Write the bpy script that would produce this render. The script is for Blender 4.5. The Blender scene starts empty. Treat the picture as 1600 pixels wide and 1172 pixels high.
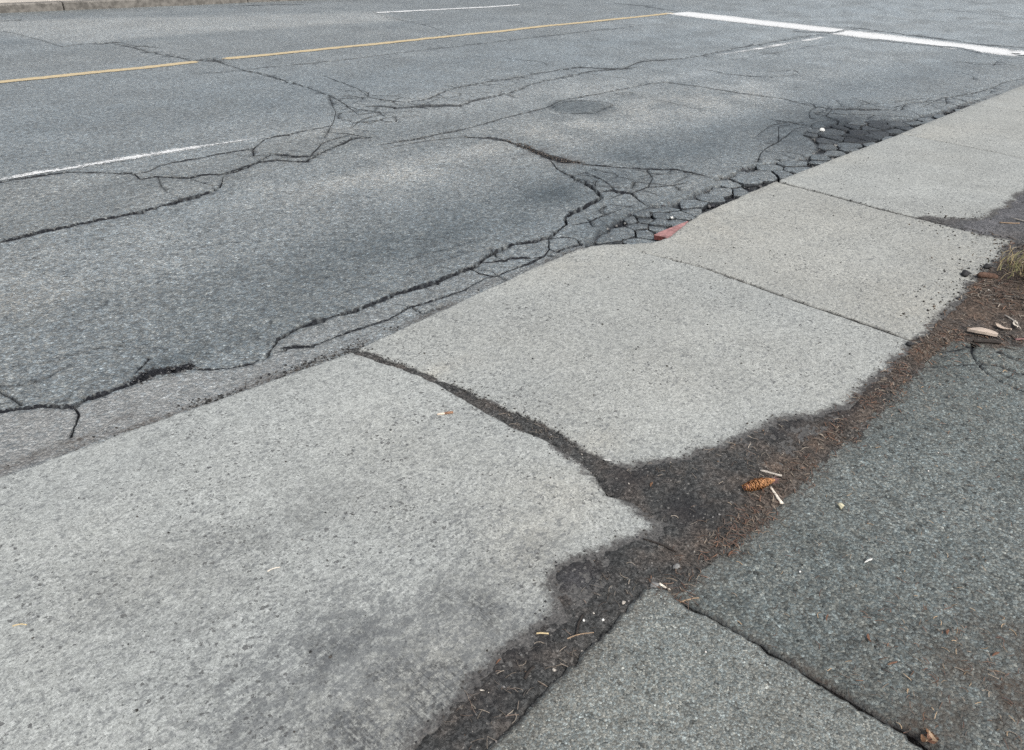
import bpy, math, random
import numpy as np
from mathutils import Matrix, Vector
from mathutils.geometry import delaunay_2d_cdt

scene = bpy.context.scene
random.seed(7)
rng = np.random.default_rng(11)

# ------------------------------------------------------------------ camera
# World axes: X runs along the kerb, Y across the road, Z up; the camera stands over (0, 0).
IMG_C = np.array([800.0, 586.0])
VP_X = np.array([2190.0, -97.0])       # vanishing point of the kerb
VP_Y = np.array([-700.0, -187.0])      # vanishing point of the slab joints
FOC = math.sqrt(-float((VP_X - IMG_C) @ (VP_Y - IMG_C)))
EYE = 1.55


def _cam_dir(p):
    v = np.array([p[0] - IMG_C[0], -(p[1] - IMG_C[1]), -FOC])
    return v / np.linalg.norm(v)


AX, AY = _cam_dir(VP_X), _cam_dir(VP_Y)
ROT = np.stack([AX, AY, np.cross(AX, AY)])
cam = bpy.data.cameras.new('camera')
cam.sensor_width = 36.0
cam.sensor_fit = 'HORIZONTAL'
cam.lens = FOC / 1600.0 * 36.0
cam.clip_start = 0.05
cam.clip_end = 2000.0
cam_ob = bpy.data.objects.new('camera', cam)
M = Matrix(ROT.tolist()).to_4x4()
M.translation = Vector((0, 0, EYE))
cam_ob.matrix_world = M
scene.collection.objects.link(cam_ob)
scene.camera = cam_ob

# ------------------------------------------------------------------ light
SUN_EL, SUN_AZ = math.radians(52), math.radians(200)
world = bpy.data.worlds.new('World')
scene.world = world
world.use_nodes = True
wt = world.node_tree
wt.nodes.clear()
sky = wt.nodes.new('ShaderNodeTexSky')
sky.sky_type = 'NISHITA'
sky.sun_disc = False
sky.sun_elevation = SUN_EL
sky.sun_rotation = SUN_AZ
sky.air_density = 1.0
sky.dust_density = 4.0
sky.ozone_density = 1.0
hsv = wt.nodes.new('ShaderNodeHueSaturation')
hsv.inputs['Saturation'].default_value = 0.42
bg = wt.nodes.new('ShaderNodeBackground')
bg.inputs['Strength'].default_value = 0.105
wo = wt.nodes.new('ShaderNodeOutputWorld')
wt.links.new(sky.outputs[0], hsv.inputs['Color'])
wt.links.new(hsv.outputs[0], bg.inputs['Color'])
wt.links.new(bg.outputs[0], wo.inputs['Surface'])
sun = bpy.data.lights.new('sun', 'SUN')
sun.energy = 1.45
sun.angle = math.radians(11)
sun.color = (1.0, 0.97, 0.92)
sun_ob = bpy.data.objects.new('sun', sun)
# sky sun_rotation is measured clockwise from +Y
sd = Vector((math.sin(SUN_AZ) * math.cos(SUN_EL), math.cos(SUN_AZ) * math.cos(SUN_EL), math.sin(SUN_EL)))
sun_ob.rotation_euler = sd.to_track_quat('Z', 'Y').to_euler()
sun_ob.location = (0, 0, 20)
scene.collection.objects.link(sun_ob)
scene.view_settings.view_transform = 'Standard'
scene.view_settings.look = 'None'
scene.view_settings.gamma = 1.0
scene.view_settings.use_curve_mapping = False
scene.view_settings.exposure = 0.85
try:
    scene.cycles.use_denoising = False
    scene.cycles.max_bounces = 6
except Exception:
    pass


# ------------------------------------------------------------------ maths helpers
def smooth(a, b, x):
    t = np.clip((np.asarray(x, float) - a) / (b - a), 0, 1)
    return t * t * (3 - 2 * t)


def _hash(ix, iy, seed):
    h = (ix.astype(np.int64) * 374761393 + iy.astype(np.int64) * 668265263 + seed * 974634777) & 0xFFFFFFFF
    h = ((h ^ (h >> 13)) * 1274126177) & 0xFFFFFFFF
    return ((h ^ (h >> 16)) & 0xFFFF) / 65535.0


def noise2(p, scale, seed=0, octaves=4, gain=0.5):
    """fractal value noise, roughly -1..1"""
    p = np.asarray(p, float)
    out = np.zeros(len(p))
    amp, tot, s = 1.0, 0.0, np.asarray(scale, float).copy()
    for k in range(octaves):
        q = p * s + 17.3 * k
        i = np.floor(q).astype(np.int64)
        fr = q - i
        u = fr * fr * (3 - 2 * fr)
        a = _hash(i[:, 0], i[:, 1], seed + k)
        b = _hash(i[:, 0] + 1, i[:, 1], seed + k)
        c = _hash(i[:, 0], i[:, 1] + 1, seed + k)
        d = _hash(i[:, 0] + 1, i[:, 1] + 1, seed + k)
        v = (a * (1 - u[:, 0]) + b * u[:, 0]) * (1 - u[:, 1]) + (c * (1 - u[:, 0]) + d * u[:, 0]) * u[:, 1]
        out += amp * (v * 2 - 1)
        tot += amp
        amp *= gain
        s = s * 2.03
    return out / tot * 1.6


def walk_z(x):
    """height of the pavement above the road: flush at the dropped crossing, a low kerb beyond it"""
    return 0.014 + 0.022 * smooth(1.5, 3.3, x) + 0.045 * smooth(3.3, 5.2, x)


def at(px, py, z=None, walk=False):
    """point on the ground (road plane, a given height, or the pavement) behind a spot of the photograph"""
    v = np.array([px - IMG_C[0], -(py - IMG_C[1]), -FOC])
    d = ROT @ v
    zz = 0.0 if z is None else z
    for _ in range(6 if walk else 1):
        t = (zz - EYE) / d[2]
        q = d * t
        if walk:
            zz = float(walk_z(q[0])) + (z or 0.0)
    return np.array([q[0], q[1]])


def ats(pts, z=None, walk=False):
    return np.array([at(p[0], p[1], z, walk) for p in pts])


def densify(poly, step, closed=False, jitter=0.0, seed=0, nscale=30.0):
    poly = np.asarray(poly, float)
    if closed:
        poly = np.vstack([poly, poly[:1]])
    out = []
    for a, b in zip(poly[:-1], poly[1:]):
        n = max(1, int(np.linalg.norm(b - a) / step))
        for k in range(n):
            out.append(a + (b - a) * k / n)
    if not closed:
        out.append(poly[-1])
    out = np.array(out)
    if jitter > 0:
        j = np.stack([noise2(out, nscale, seed), noise2(out, nscale, seed + 50)], 1)
        if not closed:
            j[0] = j[-1] = 0
        out = out + j * jitter
    return out


def in_poly(poly, p):
    poly = np.asarray(poly)
    x, y = p[:, 0], p[:, 1]
    ins = np.zeros(len(p), bool)
    n = len(poly)
    for i in range(n):
        x0, y0 = poly[i]
        x1, y1 = poly[(i + 1) % n]
        if y0 == y1:
            continue
        c = ((y0 > y) != (y1 > y)) & (x < (x1 - x0) * (y - y0) / (y1 - y0) + x0)
        ins ^= c
    return ins


def poly_dist(poly, p, closed=True):
    poly = np.asarray(poly)
    best = np.full(len(p), 1e9)
    n = len(poly)
    for i in range(n if closed else n - 1):
        a, b = poly[i], poly[(i + 1) % n]
        ab = b - a
        L = float(ab @ ab)
        if L < 1e-14:
            continue
        t = np.clip(((p - a) @ ab) / L, 0, 1)
        d = p - (a + t[:, None] * ab)
        best = np.minimum(best, (d * d).sum(1))
    return np.sqrt(best)


def sdist(poly, p):
    """signed distance, positive inside"""
    d = poly_dist(poly, p)
    return np.where(in_poly(poly, p), d, -d)


def blob(p, px, py, sx, sy, walk=False, ang=0.0):
    c = at(px, py, walk=walk)
    q = p - c
    ca, sa = math.cos(ang), math.sin(ang)
    u = q[:, 0] * ca + q[:, 1] * sa
    v = -q[:, 0] * sa + q[:, 1] * ca
    return np.exp(-(u / sx) ** 2 - (v / sy) ** 2)


# graded point set: fine near the eye, coarser far away, like any terrain mesh
FC = FOC * 1024 / 1600


def graded_points(k=2.0, rmax=30.0, a0=-16, a1=104):
    rows = []
    r = 0.35
    j = 0
    while r < rmax:
        sl = r * r + EYE * EYE
        dr = k * sl / (EYE * FC)
        da = k * math.sqrt(sl) / FC / r
        n = int(math.radians(a1 - a0) / da)
        a = math.radians(a0) + (np.arange(n) + 0.5 * (j % 2)) * da
        rows.append(np.stack([r * np.cos(a), r * np.sin(a)], 1) + rng.uniform(-0.22, 0.22, (n, 2)) * min(dr, da * r))
        r += dr
        j += 1
    return np.vstack(rows)


FINE = graded_points()
cx, cy = np.meshgrid(np.arange(-6, 30, 0.3), np.arange(-4, 17, 0.3))
COARSE = np.stack([cx.ravel(), cy.ravel()], 1)
_ang = np.degrees(np.arctan2(COARSE[:, 1], COARSE[:, 0]))
_rr = np.hypot(COARSE[:, 0], COARSE[:, 1])
COARSE = COARSE[((_ang < -16) | (_ang > 104) | (_rr > 30) | (_rr < 0.3))]
GRID = np.vstack([FINE, COARSE])

# ------------------------------------------------------------------ object helpers


def tag(o, label=None, cat=None, group=None, kind=None):
    if label:
        o['label'] = label
    if cat:
        o['category'] = cat
    if group:
        o['group'] = group
    if kind:
        o['kind'] = kind
    return o


def link(name, me, parent=None, loc=None):
    o = bpy.data.objects.new(name, me)
    scene.collection.objects.link(o)
    if parent is not None:
        o.parent = parent
    if loc is not None:
        o.location = loc
    return o


def empty(name, loc=(0, 0, 0), rz=0.0):
    o = link(name, None, None, loc)
    o.rotation_euler = (0, 0, rz)
    o.empty_display_size = 0.05
    return o


def mesh_from(name, verts, faces, mat=None, attrs=None, colors=None, shade=True):
    me = bpy.data.meshes.new(name)
    verts = np.asarray(verts, np.float32)
    faces = list(faces) if not isinstance(faces, np.ndarray) else faces
    if isinstance(faces, np.ndarray) and faces.ndim == 2:
        n, k = faces.shape
        me.vertices.add(len(verts))
        me.vertices.foreach_set('co', verts.ravel())
        me.loops.add(n * k)
        me.loops.foreach_set('vertex_index', faces.astype(np.int32).ravel())
        me.polygons.add(n)
        me.polygons.foreach_set('loop_start', np.arange(0, n * k, k, dtype=np.int32))
        me.update(calc_edges=True)
        me.validate()
    else:
        me.from_pydata([tuple(v) for v in verts.tolist()], [], faces)
        me.update()
    if shade:
        me.polygons.foreach_set('use_smooth', np.ones(len(me.polygons), bool))
    for k, v in (attrs or {}).items():
        a = me.attributes.new(k, 'FLOAT', 'POINT')
        a.data.foreach_set('value', np.asarray(v, np.float32))
    if colors is not None:
        a = me.attributes.new('tint', 'FLOAT_COLOR', 'POINT')
        c = np.ones((len(verts), 4), np.float32)
        c[:, :3] = colors
        a.data.foreach_set('color', c.ravel())
    if mat:
        me.materials.append(mat)
    return me


def cdt(points, outline=None, edges=None):
    """triangulate; returns verts (N,2) and tris (M,3)"""
    P = [Vector((float(a), float(b))) for a, b in points]
    faces = []
    if outline is not None:
        n0 = len(P)
        P += [Vector((float(a), float(b))) for a, b in outline]
        faces = [list(range(n0, n0 + len(outline)))]
    res = delaunay_2d_cdt(P, edges or [], faces, 1 if outline is not None else 0, 1e-5)
    v = np.array([(q.x, q.y) for q in res[0]])
    f = np.array([t for t in res[2] if len(t) == 3])
    a, b, c = v[f[:, 0]], v[f[:, 1]], v[f[:, 2]]
    area = (b[:, 0] - a[:, 0]) * (c[:, 1] - a[:, 1]) - (b[:, 1] - a[:, 1]) * (c[:, 0] - a[:, 0])
    f[area < 0] = f[area < 0][:, ::-1]
    f = f[np.abs(area) > 1e-12]
    return v, f


def slab(name, outline, zfun, afun, mat, parent, bevel=0.008, drop=0.006, depth=0.14, extra=None):
    """a cast or laid slab: graded top, worn arris, vertical sides"""
    outline = np.asarray(outline)
    ar = 0.5 * np.sum(outline[:, 0] * np.roll(outline[:, 1], -1) - np.roll(outline[:, 0], -1) * outline[:, 1])
    if ar < 0:
        outline = outline[::-1]
    lo, hi = outline.min(0), outline.max(0)
    g = GRID[((GRID > lo) & (GRID < hi)).all(1)]
    if extra is not None:
        g = np.vstack([g, extra])
    g = g[sdist(outline, g) > bevel * 1.3]
    tng = np.roll(outline, -1, 0) - np.roll(outline, 1, 0)
    nrm = np.stack([-tng[:, 1], tng[:, 0]], 1)
    nrm /= np.linalg.norm(nrm, axis=1)[:, None] + 1e-9
    ring = outline + nrm * bevel
    ring = ring[sdist(outline, ring) > bevel * 0.7]
    v, f = cdt(np.vstack([g, ring]), outline)
    s = np.abs(poly_dist(outline, v))
    z = zfun(v) - drop * (1 - np.clip(s / bevel, 0, 1)) ** 1.6
    att = afun(v, s)
    oz = zfun(outline) - drop
    n0 = len(v)
    n = len(outline)
    top = np.c_[outline, oz - 0.0005]
    bot = np.c_[outline, oz - depth]
    sk = []
    for i in range(n):
        j = (i + 1) % n
        sk += [(n0 + i, n0 + n + i, n0 + n + j), (n0 + i, n0 + n + j, n0 + j)]
    V = np.vstack([np.c_[v, z], top, bot])
    F = np.vstack([f, np.array(sk)])
    oa = afun(outline, np.zeros(n))
    att = {k: np.concatenate([att[k], oa[k], oa[k]]) for k in att}
    return link(name, mesh_from(name, V, F, mat, att), parent)


# ------------------------------------------------------------------ materials
class NT:
    def __init__(self, name):
        self.m = bpy.data.materials.new(name)
        self.m.use_nodes = True
        self.t = self.m.node_tree
        self.t.nodes.clear()
        self.out = self.n('ShaderNodeOutputMaterial')
        self.b = self.n('ShaderNodeBsdfPrincipled')
        self.l(self.b.outputs[0], self.out.inputs[0])
        self.co = self.n('ShaderNodeTexCoord').outputs['Object']

    def n(self, kind, **kw):
        x = self.t.nodes.new(kind)
        for k, v in kw.items():
            setattr(x, k, v)
        return x

    def l(self, a, b):
        self.t.links.new(a, b)

    def _in(self, sock, v):
        if hasattr(v, 'is_linked') or hasattr(v, 'links'):
            self.l(v, sock)
        else:
            sock.default_value = v

    def attr(self, name, col=False):
        a = self.n('ShaderNodeAttribute', attribute_name=name)
        return a.outputs['Color'] if col else a.outputs['Fac']

    def math(self, op, a, b=0.0, c=None, clamp=False):
        x = self.n('ShaderNodeMath', operation=op, use_clamp=clamp)
        self._in(x.inputs[0], a)
        self._in(x.inputs[1], b)
        if c is not None:
            self._in(x.inputs[2], c)
        return x.outputs[0]

    def mapr(self, v, a, b, c=0.0, d=1.0):
        x = self.n('ShaderNodeMapRange', interpolation_type='SMOOTHSTEP')
        self._in(x.inputs[0], v)
        for i, q in enumerate((a, b, c, d)):
            self._in(x.inputs[1 + i], q)
        return x.outputs[0]

    def mix(self, f, a, b, mode='MIX'):
        x = self.n('ShaderNodeMix', data_type='RGBA', blend_type=mode)
        self._in(x.inputs[0], f)
        for s, v in ((x.inputs[6], a), (x.inputs[7], b)):
            if isinstance(v, tuple):
                s.default_value = (*v, 1.0) if len(v) == 3 else v
            else:
                self._in(s, v)
        return x.outputs[2]

    def scale(self, s, co=None):
        x = self.n('ShaderNodeVectorMath', operation='MULTIPLY')
        self.l(co or self.co, x.inputs[0])
        x.inputs[1].default_value = s
        return x.outputs[0]

    def noise(self, sc, detail=4.0, rough=0.55, co=None, col=False):
        x = self.n('ShaderNodeTexNoise')
        x.inputs['Scale'].default_value = sc
        x.inputs['Detail'].default_value = detail
        x.inputs['Roughness'].default_value = rough
        self.l(co or self.co, x.inputs['Vector'])
        return x.outputs[1 if col else 0]

    def voro(self, sc, feature='F1', co=None, rnd=1.0):
        x = self.n('ShaderNodeTexVoronoi', feature=feature)
        x.inputs['Scale'].default_value = sc
        x.inputs['Randomness'].default_value = rnd
        self.l(co or self.co, x.inputs['Vector'])
        return x

    def bump(self, h, dist, strength=1.0, prev=None):
        x = self.n('ShaderNodeBump')
        x.inputs['Strength'].default_value = strength
        x.inputs['Distance'].default_value = dist
        self.l(h, x.inputs['Height'])
        if prev is not None:
            self.l(prev, x.inputs['Normal'])
        return x.outputs[0]

    def done(self, col, rough=0.8, spec=0.4, normal=None):
        if isinstance(col, tuple):
            self.b.inputs['Base Color'].default_value = (*col, 1)
        else:
            self.l(col, self.b.inputs['Base Color'])
        self._in(self.b.inputs['Roughness'], rough)
        self.b.inputs['Specular IOR Level'].default_value = spec
        if normal is not None:
            self.l(normal, self.b.inputs['Normal'])
        return self.m


def value_color(nt, v):
    c = nt.n('ShaderNodeCombineColor')
    for i in range(3):
        nt.l(v, c.inputs[i])
    return c.outputs[0]


def asphalt_material(name, dark, pale, grain=150.0, contrast=1.0, warm=(1.06, 1.0, 0.90), cool=(0.90, 1.0, 1.06), rough=0.72, spec=0.45, bump=0.0035, mottle=1.0):
    """aged asphalt: stones of mixed grey in a dark binder.
    attributes: tone (-1 dark .. 1 pale), warmth (-1..1), crack (0..1 loose black fines, and shade painted into the pothole), dust (0..1), soil (0..1)"""
    t = NT(name)
    # the stones are not round: push the lookup about with noise
    wob = t.noise(grain * 1.3, 2.0, col=True)
    push = t.n('ShaderNodeVectorMath', operation='MULTIPLY_ADD')
    t.l(wob, push.inputs[0])
    push.inputs[1].default_value = (0.55 / grain,) * 3
    t.l(t.co, push.inputs[2])
    co2 = push.outputs[0]
    v = t.voro(grain, co=co2)
    cell = t.n('ShaderNodeSeparateColor')
    t.l(v.outputs['Color'], cell.inputs[0])
    edge = t.mapr(v.outputs['Distance'], 0.35, 0.75)
    v2 = t.voro(grain * 0.47, co=co2)
    cell2 = t.n('ShaderNodeSeparateColor')
    t.l(v2.outputs['Color'], cell2.inputs[0])
    fine = t.noise(grain * 2.2, 4.0, 0.7)
    mid = t.noise(grain * 0.55, 4.0, 0.65)
    med = t.noise(22.0, 7.0, 0.68)
    big = t.noise(1.7, 6.0, 0.6)
    # brightness of each stone; most sit under a film of binder, some are bare
    bare = t.mapr(mid, 0.38, 0.60, 0.40, 1.0)
    st = t.math('ADD', 1.0, t.math('MULTIPLY', t.mapr(cell.outputs[0], 0.0, 1.0, -0.42 * contrast, 0.50 * contrast), bare))
    hot = t.mapr(cell.outputs[1], 0.90, 0.97, 0.0, 0.85 * contrast)
    st = t.math('ADD', st, t.math('MULTIPLY', hot, bare))
    cold = t.mapr(cell2.outputs[1], 0.80, 0.95, 0.0, 0.34 * contrast)
    st = t.math('SUBTRACT', st, t.math('MULTIPLY', cold, t.mapr(fine, 0.3, 0.55, 0.2, 1.0)))
    st = t.math('MULTIPLY', st, t.math('SUBTRACT', 1.0, t.math('MULTIPLY', edge, t.math('MULTIPLY', bare, 0.20 * contrast))))
    st = t.math('MULTIPLY', st, t.mapr(fine, 0.28, 0.72, 1 - 0.26 * contrast, 1 + 0.26 * contrast))
    st = t.math('MULTIPLY', st, t.mapr(mid, 0.28, 0.72, 1 - 0.11 * contrast, 1 + 0.11 * contrast))
    st = t.math('MULTIPLY', st, t.mapr(med, 0.25, 0.75, 1 - 0.22 * mottle, 1 + 0.22 * mottle))
    st = t.math('MULTIPLY', st, t.mapr(big, 0.25, 0.75, 0.88, 1.12))
    tone = t.math('ADD', t.attr('tone'), t.mapr(med, 0.3, 0.7, -0.18 * mottle, 0.18 * mottle))
    f = t.math('MULTIPLY_ADD', tone, 0.5, 0.5, clamp=True)
    base = t.mix(f, dark, pale)
    w = t.math('ADD', t.attr('warmth'), t.mapr(cell.outputs[2], 0, 1, -0.7, 0.7))
    tint = t.mix(t.math('MULTIPLY_ADD', w, 0.5, 0.5, clamp=True), cool, warm)
    col = t.mix(1.0, base, tint, 'MULTIPLY')
    col = t.mix(1.0, col, value_color(t, st), 'MULTIPLY')
    dustn = t.math('MULTIPLY', t.attr('dust'), t.mapr(t.noise(60.0, 4.0), 0.35, 0.6, 0.35, 1.0), clamp=True)
    dustc = t.mix(1.0, (0.25, 0.25, 0.24), value_color(t, t.math('MULTIPLY_ADD', st, 0.5, 0.5)), 'MULTIPLY')
    col = t.mix(dustn, col, dustc)
    soiln = t.math('MULTIPLY', t.attr('soil'), t.mapr(t.noise(75.0, 5.0, 0.65), 0.30, 0.62, 0.25, 1.15), clamp=True)
    soilc = t.mix(t.noise(120.0, 2.0), (0.035, 0.030, 0.026), (0.085, 0.068, 0.052))
    col = t.mix(soiln, col, soilc)
    ck = t.math('MULTIPLY', t.attr('crack'), t.mapr(t.noise(140.0, 3.0, 0.6), 0.25, 0.6, 0.90, 1.0), clamp=True)
    col = t.mix(ck, col, t.mix(t.noise(200.0, 2.0), (0.008, 0.009, 0.012), (0.028, 0.029, 0.033)))
    h = t.math('SUBTRACT', t.math('MULTIPLY', cell.outputs[0], 0.6), edge)
    h = t.math('ADD', h, t.math('MULTIPLY', fine, 0.5))
    nb = t.bump(med, 0.004, 0.16)
    nb = t.bump(h, bump, 0.8, nb)
    t.l(t.math('MULTIPLY', t.math('SUBTRACT', 1.0, ck), spec), t.b.inputs['Specular IOR Level'])
    t.done(col, rough, spec, nb)
    return t.m


def concrete_material():
    """brushed, weathered concrete. attributes: tone, warmth, soil, crack"""
    t = NT('concrete')
    fine = t.noise(190.0, 4.0, 0.7)
    grit = t.voro(150.0)
    gc = t.n('ShaderNodeSeparateColor')
    t.l(grit.outputs['Color'], gc.inputs[0])
    med = t.noise(30.0, 7.0, 0.72)
    big = t.noise(2.2, 5.0, 0.6)
    broom = t.noise(1.0, 4.0, 0.65, co=t.scale((260.0, 6.0, 60.0)))
    patchy = t.mapr(t.noise(3.1, 4.0, 0.6), 0.38, 0.62)
    pits = t.voro(74.0)
    pc = t.n('ShaderNodeSeparateColor')
    t.l(pits.outputs['Color'], pc.inputs[0])
    pitr = t.math('MULTIPLY', t.mapr(pc.outputs[0], 0.70, 1.0, 0.0, 0.38), t.math('MULTIPLY', t.mapr(med, 0.38, 0.62, 0.25, 1.35), t.mapr(patchy, 0, 1, 0.35, 1.25)))
    wob = t.math('ADD', pits.outputs['Distance'], t.mapr(fine, 0.3, 0.7, -0.22, 0.22))
    pit = t.math('LESS_THAN', wob, pitr)
    worn = t.attr('worn')
    f = t.math('MULTIPLY_ADD', t.attr('tone'), 0.5, 0.5, clamp=True)
    base = t.mix(f, (0.133, 0.139, 0.137), (0.372, 0.382, 0.371))
    tint = t.mix(t.math('MULTIPLY_ADD', t.attr('warmth'), 0.5, 0.5, clamp=True), (0.94, 1.0, 1.035), (1.05, 1.0, 0.91))
    col = t.mix(1.0, base, tint, 'MULTIPLY')
    st = t.mapr(fine, 0.28, 0.72, 0.70, 1.26)
    st = t.math('MULTIPLY', st, t.mapr(gc.outputs[0], 0.0, 1.0, 0.84, 1.13))
    st = t.math('MULTIPLY', st, t.mapr(t.noise(420.0, 2.0, 0.6), 0.3, 0.7, 0.84, 1.15))
    st = t.math('MULTIPLY', st, t.mapr(med, 0.25, 0.75, 0.86, 1.12))
    st = t.math('MULTIPLY', st, t.mapr(big, 0.25, 0.75, 0.93, 1.06))
    br = t.mapr(broom, 0.3, 0.7, 0.80, 1.16)
    st = t.math('MULTIPLY', st, t.mix(worn, value_color(t, t.math('ADD', 1.0, 0.0)), value_color(t, br)))
    col = t.mix(1.0, col, value_color(t, st), 'MULTIPLY')
    # small dark flecks
    fl = t.noise(88.0, 3.0, 0.6, co=t.scale((1.0, 1.25, 1.0)))
    col = t.mix(t.mapr(t.math('ADD', fl, t.math('MULTIPLY_ADD', worn, 0.05, t.mapr(patchy, 0, 1, -0.025, 0.02))), 0.61, 0.665, 0.0, 0.62), col, (0.075, 0.08, 0.082))
    # larger scars where the skin has come away
    scar = t.noise(17.0, 8.0, 0.78, co=t.scale((0.8, 1.25, 1.0)))
    scar = t.math('ADD', scar, t.math('MULTIPLY', worn, 0.09))
    col = t.mix(t.math('MULTIPLY', t.mapr(scar, 0.60, 0.67), 0.55), col, (0.10, 0.105, 0.107))
    lime = t.noise(14.0, 8.0, 0.75)
    col = t.mix(t.mapr(lime, 0.58, 0.72, 0.0, 0.20), col, (0.42, 0.425, 0.415))
    # grey-black grime held in the brush marks
    gr = t.attr('grime')
    gn = t.math('ADD', t.math('MULTIPLY', broom, 0.36), t.math('MULTIPLY', t.noise(75.0, 8.0, 0.82), 0.80))
    gm = t.math('MULTIPLY', t.mapr(gn, 0.49, 0.66), t.math('MULTIPLY', gr, 0.9), clamp=True)
    gm = t.math('ADD', gm, t.math('MULTIPLY', gr, 0.14), clamp=True)
    col = t.mix(gm, col, (0.050, 0.052, 0.053))
    # grey weathered blotches of open texture
    bl = t.math('ADD', t.noise(48.0, 5.0, 0.7, co=t.scale((1.0, 1.5, 1.0))), t.math('MULTIPLY', worn, 0.13))
    col = t.mix(t.mapr(bl, 0.52, 0.68, 0.0, 0.62), col, (0.105, 0.112, 0.116))
    col = t.mix(t.math('MULTIPLY', pit, 0.72), col, (0.055, 0.055, 0.055))
    hotv = t.math('GREATER_THAN', gc.outputs[1], 0.965)
    col = t.mix(t.math('MULTIPLY', hotv, t.mapr(t.attr('grime'), 0, .5, .3, .08)), col, (0.48, 0.49, 0.48))
    sa = t.attr('soil')
    sn = t.math('ADD', sa, t.mapr(t.noise(48.0, 7.0, 0.74), 0.25, 0.75, -0.40, 0.40))
    soiln = t.math('MULTIPLY', t.mapr(sn, 0.15, 0.85), t.mapr(sa, 0.0, 0.25))
    soilc = t.mix(t.mapr(t.noise(130.0, 4.0, 0.7), 0.3, 0.7), (0.018, 0.018, 0.019), (0.105, 0.100, 0.095))
    col = t.mix(t.math('MULTIPLY', soiln, 0.93), col, soilc)
    ck = t.attr('crack')
    col = t.mix(t.math('MULTIPLY', ck, 0.85, clamp=True), col, (0.045, 0.042, 0.038))
    h = t.math('ADD', fine, t.math('MULTIPLY', t.math('SUBTRACT', 1.0, pit), 0.8))
    nb = t.bump(med, 0.0025, 0.5)
    nb = t.bump(broom, 0.0012, 0.35, nb)
    nb = t.bump(h, 0.0016, 0.7, nb)
    return t.done(col, 0.85, 0.3, nb)


def soil_material():
    t = NT('soil')
    v = t.voro(190.0)
    c = t.n('ShaderNodeSeparateColor')
    t.l(v.outputs['Color'], c.inputs[0])
    n1 = t.noise(70.0, 6.0, 0.7)
    n2 = t.noise(9.0, 5.0, 0.6)
    dark = t.mix(t.mapr(n1, 0.3, 0.7), (0.020, 0.021, 0.021), (0.076, 0.077, 0.075))
    brown = t.mix(t.mapr(n1, 0.3, 0.7), (0.030, 0.023, 0.018), (0.125, 0.092, 0.070))
    w = t.math('ADD', t.attr('warmth'), t.mapr(n2, 0.3, 0.7, -0.25, 0.25), clamp=True)
    col = t.mix(w, dark, brown)
    st = t.math('MULTIPLY', t.mapr(c.outputs[0], 0, 1, 0.6, 1.5), t.mapr(n2, 0.3, 0.7, 0.8, 1.2))
    col = t.mix(1.0, col, value_color(t, st), 'MULTIPLY')
    dampv = t.attr('damp')
    col = t.mix(t.math('MULTIPLY', dampv, 0.75), col, (0.013, 0.013, 0.016))
    col = t.mix(t.math('MULTIPLY', t.attr('dry'), 0.75), col, t.mix(1.0, (0.118, 0.118, 0.124), value_color(t, st), 'MULTIPLY'))
    hot = t.math('GREATER_THAN', c.outputs[1], 0.985)
    col = t.mix(t.math('MULTIPLY', hot, 0.4), col, (0.28, 0.27, 0.25))
    h = t.math('ADD', n1, t.math('MULTIPLY', c.outputs[0], 0.5))
    return t.done(col, 0.9, 0.25, t.bump(h, 0.006, 0.9))


def tint_material(name, rough=0.8, spec=0.3, var=0.25, sc=300.0):
    t = NT(name)
    n = t.noise(sc, 3.0)
    col = t.mix(1.0, t.attr('tint', True), value_color(t, t.mapr(n, 0.3, 0.7, 1 - var, 1 + var)), 'MULTIPLY')
    return t.done(col, rough, spec, t.bump(n, 0.001, 0.5))


def plain(name, c, rough=0.75, spec=0.3, var=0.2, sc=200.0, bump=0.001, stretch=(1, 1, 1)):
    t = NT(name)
    n = t.noise(sc, 4.0, 0.6, co=t.scale(stretch))
    col = t.mix(1.0, c, value_color(t, t.mapr(n, 0.3, 0.7, 1 - var, 1 + var)), 'MULTIPLY')
    return t.done(col, rough, spec, t.bump(n, bump, 0.6))


def paint_material(name, c, lo):
    """road paint; where it is worn through the road below shows"""
    t = NT(name)
    n = t.noise(38.0, 6.0, 0.72)
    g = t.noise(170.0, 3.0, 0.7)
    w = t.math('ADD', t.math('ADD', t.math('MULTIPLY', n, 0.62), t.math('MULTIPLY', g, 0.38)), t.math('MULTIPLY', t.attr('keep'), 1.0))
    col = t.mix(t.mapr(t.noise(30.0, 5.0), 0.3, 0.7), c, lo)
    tr = t.n('ShaderNodeBsdfTransparent')
    mx = t.n('ShaderNodeMixShader')
    t.done(col, 0.7, 0.35, t.bump(g, 0.001, 0.5))
    t.l(t.mapr(w, 0.95, 1.05), mx.inputs[0])
    t.l(tr.outputs[0], mx.inputs[1])
    t.l(t.b.outputs[0], mx.inputs[2])
    t.l(mx.outputs[0], t.out.inputs[0])
    return t.m


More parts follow.
